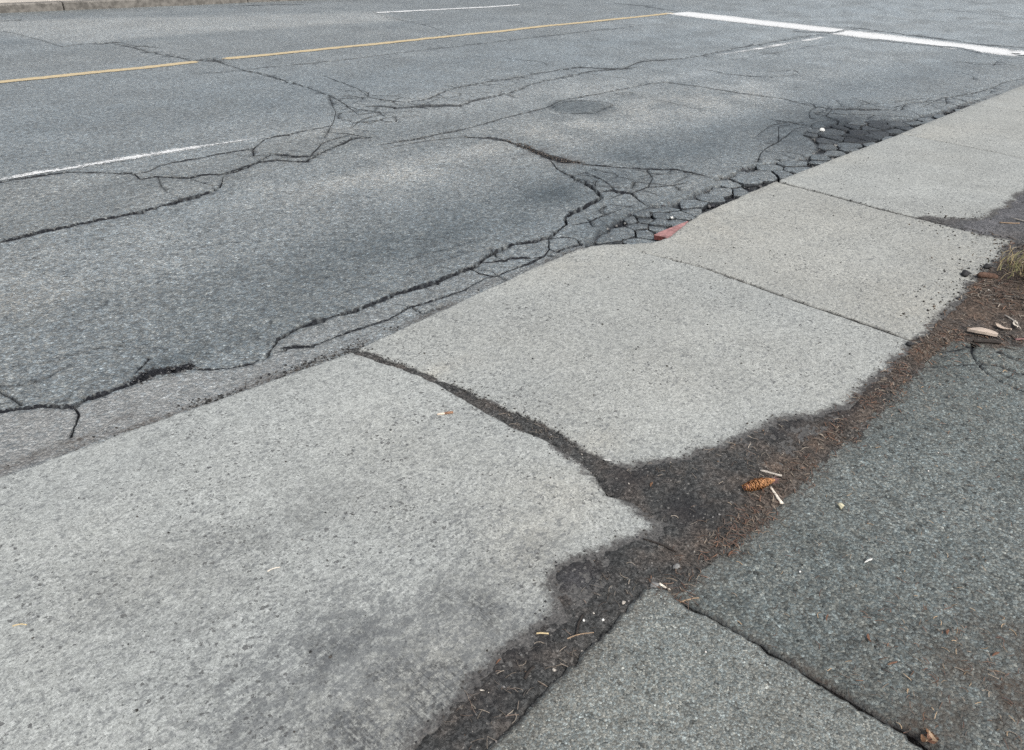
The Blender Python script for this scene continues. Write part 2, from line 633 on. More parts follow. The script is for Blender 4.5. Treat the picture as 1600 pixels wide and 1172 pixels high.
MAT_ROAD = asphalt_material('road_asphalt', (0.066, 0.077, 0.082), (0.262, 0.274, 0.277), grain=95.0, contrast=0.95, rough=0.50, spec=0.5)
MAT_DRIVE = asphalt_material('driveway_asphalt', (0.052, 0.060, 0.059), (0.258, 0.268, 0.262), grain=140.0, contrast=1.15, mottle=0.45, cool=(0.90, 1.0, 1.03), bump=0.002, spec=0.3)
MAT_DRIVE_UP = asphalt_material('paler_driveway_asphalt', (0.052, 0.060, 0.059), (0.262, 0.270, 0.262), grain=205.0, contrast=1.1, mottle=0.4, cool=(0.90, 1.0, 1.03), bump=0.0012, spec=0.3)
MAT_CONC = concrete_material()
MAT_SOIL = soil_material()
MAT_TINT = tint_material('litter')
MAT_WHITE_PAINT = paint_material('white_road_paint', (0.66, 0.67, 0.66), (0.52, 0.53, 0.53))
MAT_YELLOW_PAINT = paint_material('yellow_road_paint', (0.49, 0.39, 0.22), (0.37, 0.31, 0.21))
MAT_KERB = plain('kerb_concrete', (0.155, 0.145, 0.130), 0.85, 0.3, 0.35, 14.0, 0.004)
MAT_FARWALK = plain('far_pavement_concrete', (0.42, 0.385, 0.335), 0.85, 0.3, 0.12, 5.0, 0.003)
MAT_EARTH = plain('bare_ground', (0.10, 0.085, 0.06), 0.95, 0.2, 0.4, 3.0, 0.02)

# ------------------------------------------------------------------ large ground
s = 600.0
tag(link('ground', mesh_from('ground', [(-s, -s, -0.2), (s, -s, -0.2), (s, s, -0.2), (-s, s, -0.2)], [(0, 1, 2, 3)], MAT_EARTH)), kind='structure')

# ------------------------------------------------------------------ cracks of the road, read off the photograph (px, py), width in px, depth in m
CRACKS = [
    # long crack below the lane line
    ([(-600, 455), (-420, 446), (-240, 428), (-60, 400), (-10, 384), (0, 378), (55, 364), (111, 352), (171, 341), (222, 330), (273, 317), (316, 305), (345, 293), (349, 276)], 4.0, .035),
    ([(350, 274), (384, 263), (401, 253), (425, 240), (480, 245)], 2.8, .02),
    ([(-400, 352), (-200, 318), (-40, 288), (0, 283), (64, 273), (107, 268), (171, 269), (209, 271), (220, 280), (243, 276), (294, 278), (324, 273), (350, 273)], 2.4, .02),
    ([(209, 271), (230, 268), (250, 258), (300, 248), (345, 240), (395, 231), (415, 216), (480, 203), (520, 195)], 2.2, .016),
    ([(395, 231), (396, 243), (425, 240)], 2.0, .015),
    ([(247, 276), (253, 293), (262, 300)], 1.3, .006),
    ([(294, 278), (333, 292), (345, 290)], 1.5, .012),
    ([(340, 275), (370, 265), (400, 254), (430, 250), (478, 252), (500, 238), (535, 224), (552, 215), (578, 214)], 2.8, .02),
    ([(440, 245), (486, 243), (503, 222), (550, 208)], 1.8, .014),
    ([(532, 222), (542, 219), (553, 216)], 6.0, .03),
    # cross crack from the yellow line to the junction of cracks
    ([(180, 68), (232, 82), (300, 95), (330, 92), (350, 100), (380, 111), (400, 114), (440, 125), (480, 138), (515, 150), (540, 164), (560, 180)], 2.6, .022),
    ([(300, 96), (315, 94), (345, 97)], 4.5, .02),
    ([(150, 66), (168, 68), (190, 66)], 4.5, .02),
    ([(190, 67), (210, 72), (245, 75)], 1.6, .014),
    ([(380, 110), (430, 104), (500, 97), (650, 80), (800, 62), (1000, 40)], 1.5, .008),
    ([(300, 116), (380, 111)], 1.5, .008),
    ([(505, 118), (560, 140), (575, 152), (605, 158), (635, 160), (668, 155), (700, 140), (760, 128), (800, 122), (830, 117), (900, 105), (970, 108), (1000, 97), (1080, 90), (1150, 75), (1225, 62), (1280, 54)], 2.2, .016),
    ([(530, 155), (575, 153)], 2.2, .016),
    ([(560, 168), (600, 166), (620, 170), (665, 166), (715, 165), (750, 155), (800, 143), (850, 127), (920, 112), (1000, 104)], 3.0, .018),
    ([(635, 160), (655, 166), (690, 152)], 1.6, .012),
    ([(515, 152), (525, 176), (520, 192), (512, 205)], 2.0, .012),
    ([(560, 180), (590, 176), (605, 184), (580, 192), (560, 190), (548, 200)], 2.0, .014),
    ([(540, 165), (560, 172), (598, 176)], 2.0, .014),
    ([(512, 205), (540, 208), (575, 214)], 1.6, .012),
    ([(590, 226), (640, 218), (700, 207), (740, 198), (800, 181), (850, 170), (880, 156), (940, 146), (1000, 133), (1040, 128), (1088, 136)], 1.9, .014),
    ([(600, 232), (650, 222), (727, 213)], 1.7, .01),
    ([(610, 223), (680, 214)], 1.5, .01),
    ([(965, 146), (990, 145), (984, 150), (968, 148)], 2.0, .014),
    ([(1000, 152), (1040, 160), (1100, 174)], 1.4, .01),
    ([(1040, 128), (1090, 135), (1150, 145), (1225, 155), (1270, 167)], 1.7, .014),
    ([(1090, 107), (1140, 116), (1175, 120), (1215, 120), (1250, 116), (1240, 110), (1200, 112)], 1.5, .01),
    ([(859, 171), (868, 164), (885, 159), (915, 157), (945, 160), (962, 166)], 1.8, .010),
    ([(862, 172), (885, 178), (930, 177), (958, 164)], 1.4, .008),
    # debris filled crack in the middle
    ([(735, 215), (766, 216), (790, 221), (825, 233), (845, 238), (864, 246), (906, 256)], 3.4, .02),
    ([(810, 224), (850, 243), (880, 252), (908, 254)], 7.0, .014),
    ([(906, 256), (945, 260), (975, 262), (1010, 264), (1052, 264), (1104, 274)], 2.4, .018),
    ([(860, 252), (874, 266), (893, 276), (913, 285), (934, 301), (941, 308), (927, 315), (905, 326), (881, 340), (885, 352), (864, 368), (857, 372), (830, 379), (801, 382), (766, 399), (752, 410), (734, 420), (682, 440), (640, 454), (605, 466), (552, 487), (500, 503), (469, 512), (435, 531), (418, 559)], 4.9, .04),
    # crack along the gutter
    ([(418, 559), (384, 572), (354, 576), (298, 578)], 3.6, .03),
    ([(240, 588), (209, 598), (171, 612), (128, 627), (115, 636), (64, 636), (0, 645), (-60, 658), (-200, 700), (-380, 742), (-600, 800)], 5.0, .04),
    ([(115, 636), (124, 649), (117, 668), (111, 686)], 4.6, .03),
    ([(212, 582), (222, 572), (233, 560)], 3.5, .02),
    ([(-40, 583), (0, 576), (77, 566), (141, 548), (183, 540), (230, 545)], 1.7, .002),
    ([(-40, 608), (0, 605), (43, 602), (81, 588), (110, 570)], 3.4, .006),
    ([(0, 612), (18, 622), (34, 634)], 1.5, .01),
    ([(430, 552), (455, 545), (486, 543), (516, 531), (540, 522), (570, 512), (605, 501), (640, 480), (665, 474), (696, 464), (724, 455)], 3.2, .02),
    ([(443, 545), (480, 543)], 6.0, .02),
    ([(734, 420), (752, 430), (773, 433), (795, 424), (815, 417), (850, 402), (858, 391), (857, 372)], 2.6, .02),
    ([(724, 455), (745, 443), (759, 436), (773, 433)], 1.8, .014),
    ([(752, 412), (775, 409), (797, 405), (832, 404), (850, 402)], 2.6, .02),
    ([(858, 391), (870, 395), (885, 389), (906, 384), (918, 380)], 3.0, .02),
    ([(864, 373), (888, 371), (902, 374), (908, 385)], 2.0, .016),
    ([(885, 352), (905, 350), (920, 347), (935, 340), (951, 334), (990, 320)], 2.2, .02),
    ([(860, 400), (880, 405), (866, 408)], 1.8, .012),
    ([(640, 478), (660, 490), (690, 480)], 1.6, .01),
    # cracks towards the low kerb at the right
    ([(1184, 252), (1188, 240), (1200, 230), (1216, 222), (1230, 212), (1240, 203), (1256, 197)], 2.0, .016),
    ([(1188, 234), (1215, 238), (1240, 248)], 1.3, .01),
    ([(1216, 222), (1216, 198), (1256, 190)], 1.5, .01),
    ([(1265, 185), (1264, 176), (1276, 168), (1300, 171), (1360, 172), (1408, 172)], 2.2, .018),
    ([(1408, 172), (1415, 162), (1440, 160), (1462, 157)], 2.2, .018),
    ([(1440, 168), (1460, 158), (1476, 153), (1520, 146), (1548, 138), (1570, 128), (1600, 122)], 2.0, .016),
    ([(1476, 153), (1480, 162), (1460, 170)], 1.6, .012),
    ([(1552, 104), (1556, 96), (1580, 90), (1620, 86)], 1.5, .01),
    ([(1330, 60), (1400, 66), (1500, 76), (1550, 88)], 1.3, .008),
    ([(1240, 50), (1300, 52), (1340, 44), (1420, 55), (1480, 62), (1540, 70), (1600, 74)], 2.2, .012),
    ([(960, 5), (1010, 10), (1060, 18)], 1.5, .01),
    ([(1470, 14), (1540, 22), (1640, 34)], 1.3, .008),
    # finer cracking spreading from the shattered patches
    ([(1256, 196), (1232, 190), (1204, 196), (1180, 214)], 1.6, .012),
    ([(1330, 173), (1352, 163), (1400, 160), (1440, 154)], 1.4, .012),
    ([(1276, 168), (1262, 160), (1240, 158)], 1.4, .012),
    ([(1300, 171), (1290, 182), (1310, 190), (1300, 204)], 2.4, .02),
    ([(1000, 276), (1018, 271), (1040, 272), (1058, 268)], 2.2, .014),
    ([(985, 302), (1010, 293), (1040, 290), (1072, 285)], 2.2, .014),
    ([(934, 301), (958, 297), (985, 302), (1008, 320)], 2.4, .016),
    ([(1010, 264), (1020, 278), (1012, 292)], 1.6, .012),
    ([(893, 276), (915, 270), (945, 282), (960, 296)], 2.0, .012),
    ([(560, 452), (600, 440), (650, 425), (690, 410), (740, 392)], 1.3, .0015),
    ([(500, 470), (560, 452), (590, 450)], 1.2, .0015),
    ([(640, 405), (700, 390), (760, 372)], 1.2, .0015),
    ([(300, 390), (360, 380), (400, 378)], 1.2, .0015),
    ([(1130, 95), (1180, 88), (1240, 76), (1300, 66)], 1.3, .008),
    ([(880, 108), (940, 118), (1000, 124)], 1.2, .008),
    ([(690, 140), (730, 133), (780, 131)], 1.6, .012),
    # far lane
    ([(0, 48), (45, 58), (100, 73), (118, 70), (150, 66)], 1.5, .01),
    ([(370, 9), (420, 8), (470, 7)], 1.6, .014),
    ([(0, 33), (20, 32)], 2.2, .014),
    ([(585, 20), (600, 25), (680, 44), (705, 54)], 1.2, .008),
    ([(800, 33), (830, 38)], 1.2, .008),
    ([(800, 92), (850, 97), (855, 103)], 1.2, .008),
]

# zones of crazed asphalt broken into loose chunks
ZONE_A = [(1248, 210), (1266, 202), (1290, 194), (1330, 190), (1380, 186), (1420, 184), (1455, 176), (1495, 164), (1530, 152), (1545, 155), (1500, 178), (1440, 202), (1380, 226), (1310, 252), (1236, 281), (1180, 302), (1120, 326), (1092, 338), (1074, 350), (1045, 374), (1000, 383), (950, 384), (915, 390), (909, 381), (930, 364), (955, 346), (985, 330), (1008, 320), (1050, 314), (1085, 300), (1112, 290), (1136, 283), (1110, 276), (1140, 272), (1160, 260), (1200, 253), (1240, 250), (1268, 240), (1272, 228), (1262, 216)]

# hand-read plates that stay in one piece inside the zone


def clip_poly(poly, a, nrm):
    out = []
    n = len(poly)
    for i in range(n):
        p, q = poly[i], poly[(i + 1) % n]
        dp, dq = (p - a) @ nrm, (q - a) @ nrm
        if dp <= 0:
            out.append(p)
        if (dp < 0 < dq) or (dq < 0 < dp):
            out.append(p + (q - p) * dp / (dp - dq))
    return out


def to_px(p):
    v = ROT.T @ np.array([p[0], p[1], -EYE])
    return (IMG_C[0] + FOC * v[0] / -v[2], IMG_C[1] - FOC * v[1] / -v[2])


def web(poly_px, size, keep, w, d, seed):
    """a network of fine cracks: some edges of an irregular cell pattern"""
    r = np.random.default_rng(seed)
    P = ats(poly_px)
    lo, hi = P.min(0) - size, P.max(0) + size
    pts = []
    for p in r.uniform(lo, hi, (2500, 2)):
        if all(np.hypot(*(p - q)) > size * r.uniform(.5, 1.05) for q in pts):
            pts.append(p)
    S_ = np.array(pts)
    out = []
    for i, p in enumerate(S_):
        if not in_poly(P, p[None])[0]:
            continue
        c = [p + np.array(o) * size * 2 for o in ((-1, -1), (1, -1), (1, 1), (-1, 1))]
        near = np.argsort(np.linalg.norm(S_ - p, axis=1))[1:16]
        for j in near:
            nr = S_[j] - p
            L = np.linalg.norm(nr)
            c = clip_poly(c, p + nr * .5, nr / L)
        for a, b in zip(c, c[1:] + c[:1]):
            if r.uniform() < keep * .6 and np.hypot(*(b - a)) > .06 and in_poly(P, np.array([(a + b) / 2]))[0]:
                m = (a + b) / 2 + r.normal(size=2) * .12 * np.hypot(*(b - a))
                out.append(([to_px(a), to_px(m), to_px(b)], w * r.uniform(.6, 1.35), d * r.uniform(.4, 1.2)))
    return out


CRACKS += web([(505, 150), (560, 140), (640, 148), (760, 122), (870, 108), (800, 146), (690, 172), (610, 200), (560, 216), (500, 214)], .30, .75, 1.7, .010, 1)
CRACKS += web([(1180, 222), (1240, 180), (1290, 160), (1400, 158), (1480, 145), (1600, 116), (1600, 132), (1500, 166), (1400, 186), (1300, 192), (1250, 212), (1200, 250)], .42, .85, 1.7, .012, 2)
CRACKS += web([(895, 258), (980, 262), (1060, 262), (1130, 276), (1060, 310), (985, 326), (930, 312), (905, 285)], .26, .65, 1.7, .010, 3)
CRACKS += web([(240, 262), (345, 242), (480, 206), (570, 200), (560, 222), (480, 250), (345, 290), (250, 300)], .45, .45, 1.5, .010, 4)
CRACKS += web([(860, 345), (930, 318), (1000, 322), (950, 350), (900, 385), (850, 402), (770, 432), (730, 430)], .22, .40, 1.5, .010, 5)
CRACKS += web([(1480, 100), (1600, 70), (1640, 100), (1600, 125), (1520, 145)], .6, .6, 1.4, .010, 6)
CRACKS += web([(1120, 278), (1200, 250), (1250, 235), (1240, 275), (1130, 320), (1080, 330)], .25, .5, 1.7, .012, 7)
seg_c, seg_w, seg_d = [], [], []
crack_rows = []


def crack_strip(pts, wpx, depth, seed):
    pts = densify(np.array(pts, float), 3.2)
    n = len(pts)
    r = np.random.default_rng(seed)
    # wander: several sine-free random walks smoothed at two scales
    j = np.zeros((n, 2))
    for amp, win in ((0.55, 6), (0.65, 2)):
        q = r.normal(size=(n + 2 * win, 2))
        k = np.ones(win) / math.sqrt(win)
        j += amp * np.stack([np.convolve(q[:, 0], k, 'same')[win:win + n], np.convolve(q[:, 1], k, 'same')[win:win + n] * 0.55], 1)
    fade = np.minimum(np.arange(n), np.arange(n)[::-1]) / 4.0
    pts = pts + j * np.clip(fade, 0, 1)[:, None] * min(1.0, 0.45 + wpx * 0.09)
    q = r.normal(size=n + 8)
    wv = np.convolve(q, np.ones(9) / 3.0, 'same')[4:4 + n]
    w = wpx * (0.76 + 0.24 * np.clip((pts[:, 1] - 120) / 200, 0, 1)) * np.clip(0.88 + 0.27 * wv, 0.3, 1.9) * np.clip(0.35 + fade * 0.25, 0.35, 1)
    tng = np.gradient(pts, axis=0)
    tng /= np.linalg.norm(tng, axis=1)[:, None] + 1e-9
    nr = np.stack([-tng[:, 1], tng[:, 0]], 1)
    L = ats(pts + nr * w[:, None] * 0.5)
    R = ats(pts - nr * w[:, None] * 0.5)
    C = ats(pts)
    return L, C, R


for i, (pts, w, d) in enumerate(CRACKS):
    L, C, R = crack_strip(pts, w, d, 100 + i)
    crack_rows.append((L, C, R, d))
    hw = 0.5 * np.linalg.norm(L - R, axis=1)
    # real perpendicular half width of the strip on the ground
    tg = np.gradient(C, axis=0)
    tg /= np.linalg.norm(tg, axis=1)[:, None] + 1e-9
    dl = L - R
    hw = np.maximum(0.5 * np.abs(dl[:, 0] * tg[:, 1] - dl[:, 1] * tg[:, 0]), 0.0025)
    for k in range(len(C) - 1):
        seg_c.append((C[k], C[k + 1]))
        seg_w.append((hw[k], hw[k + 1]))
        seg_d.append(d)
SEG = np.array(seg_c)
SEGW = np.array(seg_w)
SEGD = np.array(seg_d)
print('crack segments', len(SEG))


def crack_field(p, reach=0.05):
    """for points p: groove depth, and soft halo 0..1 along every crack"""
    cell = 0.1
    ij = np.floor(p / cell).astype(np.int64)
    key = ij[:, 0] * 100003 + ij[:, 1]
    order = np.argsort(key, kind='stable')
    ks = key[order]
    tmin = np.full(len(p), 9.0)
    dep = np.zeros(len(p))
    halo = np.zeros(len(p))
    power = np.zeros(len(p))
    for (a, b), (wa, wb), d in zip(SEG, SEGW, SEGD):
        r = max(wa, wb) + reach
        lo = np.floor((np.minimum(a, b) - r) / cell).astype(int)
        hi = np.floor((np.maximum(a, b) + r) / cell).astype(int)
        idx = []
        for ix in range(lo[0], hi[0] + 1):
            s0 = np.searchsorted(ks, ix * 100003 + lo[1], 'left')
            s1 = np.searchsorted(ks, ix * 100003 + hi[1], 'right')
            if s1 > s0:
                idx.append(order[s0:s1])
        if not idx:
            continue
        idx = np.concatenate(idx)
        q = p[idx]
        ab = b - a
        t = np.clip(((q - a) @ ab) / (ab @ ab + 1e-12), 0, 1)
        dist = np.linalg.norm(q - (a + t[:, None] * ab), axis=1)
        w = wa + (wb - wa) * t
        tn = dist / w
        tmin[idx] = np.minimum(tmin[idx], tn)
        dd = 1.5 * d * np.clip(1 - tn, 0, 1) ** 0.6
        dep[idx] = np.maximum(dep[idx], dd)
        power[idx] = np.maximum(power[idx], np.clip((1.22 - tn) / .2, 0, 1) * min(1.0, .30 + d / .022))
        h = np.exp(-np.clip(dist - w, 0, None) / (0.005 + 0.4 * w))
        halo[idx] = np.maximum(halo[idx], h)
    return tmin, dep, halo, power


ZA = ats(ZONE_A)
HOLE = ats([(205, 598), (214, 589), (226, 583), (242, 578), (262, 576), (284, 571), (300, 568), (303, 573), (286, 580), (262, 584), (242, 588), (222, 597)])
PATCH_FAR = ats([(-300, 70), (0, 47), (85, 67), (150, 66), (272, 54), (420, 44), (625, 31), (582, 20), (0, 33), (-300, 45)])
PATCH_LANE = ats([(-40, 290), (64, 274), (209, 268), (300, 249), (345, 241), (480, 204), (560, 195), (600, 215), (560, 222), (480, 250), (345, 293), (222, 330), (55, 364), (0, 378), (-40, 390)])
GUTTER = ats([(-60, 662), (0, 646), (64, 638), (115, 637), (171, 614), (240, 590), (300, 580), (384, 573), (418, 560), (435, 533), (500, 505), (605, 468), (734, 422), (773, 434), (850, 404), (915, 388), (830, 424), (700, 486), (545, 552), (400, 606), (180, 684), (0, 752), (-60, 775)])


def road_attrs(p):
    n1 = noise2(p * [0.5, 1.4], 1.3, 3)
    n2 = noise2(p, 3.7, 9)
    tone = 0.05 + 0.16 * n1 + 0.10 * n2
    warm = -0.15 + 0.18 * noise2(p, 0.7, 21)
    # pale dusty tracks polished by wheels and darker oily bands, along the lanes; sky sheen painted in at the far right
    for px, py, sx, sy, am, wa in (
        (640, 265, 1.1, 0.55, .42, .55), (480, 300, 0.9, 0.35, .22, .4), (850, 200, 1.0, .35, .34, .55), (1050, 175, 2.2, .45, .40, .55), (1180, 140, 2.4, .4, .30, .45),
        (760, 160, 2.2, .22, .30, .35), (1000, 130, 2.5, .2, .28, .3), (200, 420, 0.8, .3, .18, .25), (40, 400, .7, .4, .22, .45), (10, 520, .5, .5, .05, .7),
        (560, 430, 1.1, .35, -.26, .1), (330, 440, 1.0, .35, -.20, .1), (700, 340, 1.3, .28, -.30, -.1), (450, 510, .9, .16, -.22, .1),
        (1130, 215, 1.6, .42, -.40, -.5), (1000, 235, .8, .3, -.35, -.6), (1350, 130, 2.5, .5, -.22, -.5), (1480, 110, 3, .5, -.16, -.5), (1300, 195, .9, .45, -.75, -.8), (1400, 205, 1.0, .35, -.55, -.7),
        (880, 290, .5, .22, -.4, -.5), (980, 345, .5, .2, -.55, -.4), (1060, 325, .5, .2, -.45, -.5), (600, 205, 1.2, .25, -.3, -.3), (700, 225, 1.0, .12, -.28, -.3),
        (300, 170, 2.6, .9, -.06, -.55), (700, 105, 3.0, .8, -.06, -.55), (1000, 65, 3.0, .7, -.05, -.6), (90, 60, 3, .5, .0, -.4), (1200, 12, 6, 1.2, .10, -.5), (1480, 25, 9, 3.2, .95, -1.0),  # last entry: pale cool tone painted in for the sky's sheen
        (640, 385, 1.6, .18, -.22, 0), (820, 345, 1.0, .2, -.22, -.2), (900, 168, .38, .33, -.35, -.4), (262, 566, .13, .06, -.55, -.2), (560, 175, .5, .35, -.15, -.2), (587, 187, .16, .13, .7, .2), (683, 150, .30, .14, .6, .3), (556, 166, .14, .10, .5, .2), (620, 160, .16, .08, .5, .2), (1060, 292, .22, .12, .35, .2), (1020, 300, .2, .1, .3, .2),
    ):
        b = blob(p, px, py, sx, sy) * np.clip(0.75 + 0.6 * n2, .2, 1.4)
        tone += 1.25 * am * b
        warm += .55 * wa * b
    f = smooth(-0.25, 0.1, sdist(PATCH_FAR, p))
    tone += 0.75 * f
    warm += 0.35 * f
    f = smooth(-0.05, 0.08, sdist(PATCH_LANE, p))
    tone += -0.02 * f
    warm += 0.32 * f
    # the shallow round patch
    c = at(909, 168)
    rr = np.hypot((p[:, 0] - c[0]) / .30, (p[:, 1] - c[1]) / .33)
    tone += -.75 * smooth(1.08, .94, rr)
    g = smooth(-0.01, 0.03, sdist(GUTTER, p))
    dust = 0.60 * g * smooth(2.2, 0.6, p[:, 0]) + 0.20 * g
    za = smooth(-0.02, 0.05, sdist(ZA, p))
    return tone, warm, dust, za


def road_z(p):
    return 0.006 * noise2(p, 0.9, 5, 3) + 0.0015 * noise2(p, 14, 6, 3)


# ------------------------------------------------------------------ road sheet
road = tag(empty('road', (0, 0, 0)), kind='structure')
FAR_Y0 = at(0, 21)
FAR_Y1 = at(430, 2.5)
FAR_SLOPE = (FAR_Y1[1] - FAR_Y0[1]) / (FAR_Y1[0] - FAR_Y0[0])


def far_y(x):
    return FAR_Y0[1] + FAR_SLOPE * (np.clip(x, -30, 12) - FAR_Y0[0])


road_out = np.array([(-30, 1.9), (90, 1.9), (90, 40), (14, 40), (14, far_y(14) + .05), (12, far_y(12) + 0.05), (4, far_y(4) + 0.05), (-30, far_y(-30) + 0.05)])
g = GRID[(GRID[:, 1] > 2.15) & in_poly(road_out, GRID)]
bx, by = np.meshgrid(np.arange(30.5, 90, 3.0), np.arange(2.5, 40, 3.0))
g = np.vstack([g, np.stack([bx.ravel(), by.ravel()], 1)])
tmin, _, _, _ = crack_field(g, 0.01)
g = g[tmin > 1.6]
zb = densify(ZA, 0.03, True, 0.012, 4, 25)
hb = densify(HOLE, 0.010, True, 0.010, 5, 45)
g = g[(np.abs(poly_dist(hb, g)) > 0.008)]
rows, edges, base = [g], [], len(g)
for L, C, R, d in crack_rows:
    for Q in (C + (L - C) * 1.28, L, C, R, C + (R - C) * 1.28):
        rows.append(Q)
        edges += [(base + k, base + k + 1) for k in range(len(Q) - 1)]
        base += len(Q)
for Q, c in ((zb, None), (hb, None)):
    rows.append(Q)
    n = len(Q)
    edges += [(base + k, base + (k + 1) % n) for k in range(n)]
    base += n
hc = hb.mean(0)
_t = np.roll(hb, -1, 0) - np.roll(hb, 1, 0)
_n = np.stack([-_t[:, 1], _t[:, 0]], 1) / (np.linalg.norm(_t, axis=1)[:, None] + 1e-9)
for off in (0.0025, 0.005, -0.006):
    q = hb + _n * off
    rows.append(q[np.abs(poly_dist(hb, q)) > abs(off) * .75])
v, f = cdt(np.vstack(rows), road_out, edges)
tmin, dep, halo, power = crack_field(v)
tone, warm, dust, za = road_attrs(v)
zs_ = sdist(zb, v)
bed = smooth(0.0, 0.025, zs_)
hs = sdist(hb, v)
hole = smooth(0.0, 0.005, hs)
hole_shade = smooth(-0.005, -0.001, hs)  # shadow on the pothole walls, painted in as near-black colour
z = road_z(v) * (1 - hole) - np.maximum.reduce([dep, bed * (0.026 + 0.006 * noise2(v, 20, 8)), hole * (0.10 + 0.016 * noise2(v, 30, 12))])
core = smooth(0.0, 0.35, dep / 0.012)
inside = power
far_fade = smooth(9.0, 4.5, np.hypot(v[:, 0], v[:, 1]))
crk = np.clip(np.maximum(inside * (0.75 + .25 * far_fade), 0.16 * halo * far_fade), 0, 1)
stain = np.clip(1.0 * blob(v, 1350, 205, .75, .30) + .35 * blob(v, 1300, 192, .4, .2) + .45 * blob(v, 1180, 292, .7, .2) + .5 * blob(v, 1000, 340, .4, .16) + .25 * blob(v, 1260, 212, 1.0, .35), 0, 1) * np.clip(.7 + .9 * noise2(v, 6, 33, 5, .65), .05, 1)
crk = np.maximum(crk, .80 * stain)
crk = np.maximum(crk, 0.95 * bed * np.clip(0.9 + 0.4 * noise2(v, 9, 31), .6, 1))
crk = np.maximum(crk, hole_shade)
deb = sum(blob(v, *b) for b in ((875, 250, .14, .07), (895, 255, .12, .06), (840, 238, .18, .05)))
soil = np.clip(0.7 * deb, 0, 1)
# dirt drifting along the gutter line
for px, py, sx, sy, am in ((125, 688, .06, .025, .9), (60, 712, .25, .03, .55), (10, 735, .2, .03, .6), (190, 655, .05, .02, .6), (410, 590, .08, .02, .6), (760, 445, .15, .03, .5), (900, 392, .2, .04, .6), (980, 380, .25, .06, .7)):
    soil = np.maximum(soil, am * blob(v, px, py, sx, sy))
kl_ = np.vstack([ats([(0, 745), (180, 679), (400, 602), (546, 550), (700, 479), (830, 419), (905, 388)]), [(4.0, 2.46), (13, 2.46)]])
soil = np.maximum(soil, .75 * smooth(.035, .0, poly_dist(kl_, v, False) + .02 * noise2(v, 12, 44)) * smooth(-.5, .3, noise2(v, 2.5, 45)))
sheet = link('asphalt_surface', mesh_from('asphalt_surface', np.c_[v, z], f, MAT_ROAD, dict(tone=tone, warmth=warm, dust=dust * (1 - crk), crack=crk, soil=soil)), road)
print('road verts', len(v), 'tris', len(f))


# ------------------------------------------------------------------ loose chunks inside the crazed zone (Voronoi cells)
def chunk_mesh(poly, seed, tone, warm, zt, dome, thick=0.03, dirt=0.0):
    """an irregular flat-topped lump with a worn edge"""
    r = np.random.default_rng(seed)
    c = poly.mean(0)
    out = densify(poly, 0.030, True)
    warp = np.stack([noise2(out, 7.0, 301, 3), noise2(out, 7.0, 302, 3)], 1)
    out = out + warp * 0.022 + r.normal(size=out.shape) * 0.002
    # soften the corners
    out = 0.86 * out + 0.07 * (np.roll(out, 1, 0) + np.roll(out, -1, 0))
    if len(out) > 22:
        out = out[np.linspace(0, len(out), 22, endpoint=False).astype(int)]
    n = len(out)
    q = out - c
    tilt = r.normal(size=2) * 0.012
    V, F = [], []
    for sc_, zz in ((1.0, -thick), (1.0, zt - 0.003), (0.97, zt - 0.0003), (0.6, zt + dome * 0.8)):
        ring = q * sc_
        V.append(np.c_[ring, np.full(n, zz) + (ring @ tilt if zz > -thick else 0) + r.normal(size=n) * (0.0015 if zz > -thick else 0)])
    V = np.vstack(V + [np.array([[0, 0, zt + dome]])])
    for k in range(3):
        for i in range(n):
            j = (i + 1) % n
            F.append((k * n + i, k * n + j, (k + 1) * n + j, (k + 1) * n + i))
    for i in range(n):
        F.append((3 * n + i, 3 * n + (i + 1) % n, 4 * n))
    m = len(V)
    at_ = dict(tone=np.full(m, tone), warmth=np.full(m, warm), dust=np.full(m, 0.0), soil=np.zeros(m),
               crack=np.concatenate([np.full(n, 1.0), np.full(n, .75), np.full(n, max(.12, dirt)), np.full(n, dirt), [dirt]]))
    return mesh_from('asphalt_chunk', V, F, MAT_ROAD, at_), c


def size_at(p):
    """chunk spacing: small in the two shattered spots, larger between"""
    a = np.exp(-np.sum(((p - at(1335, 207)) / [1.0, .45]) ** 2))
    b = np.exp(-np.sum(((p - at(1030, 345)) / [.55, .3]) ** 2))
    return 0.27 - 0.075 * a - 0.14 * b - 0.02 * (p[0] < 5.6)


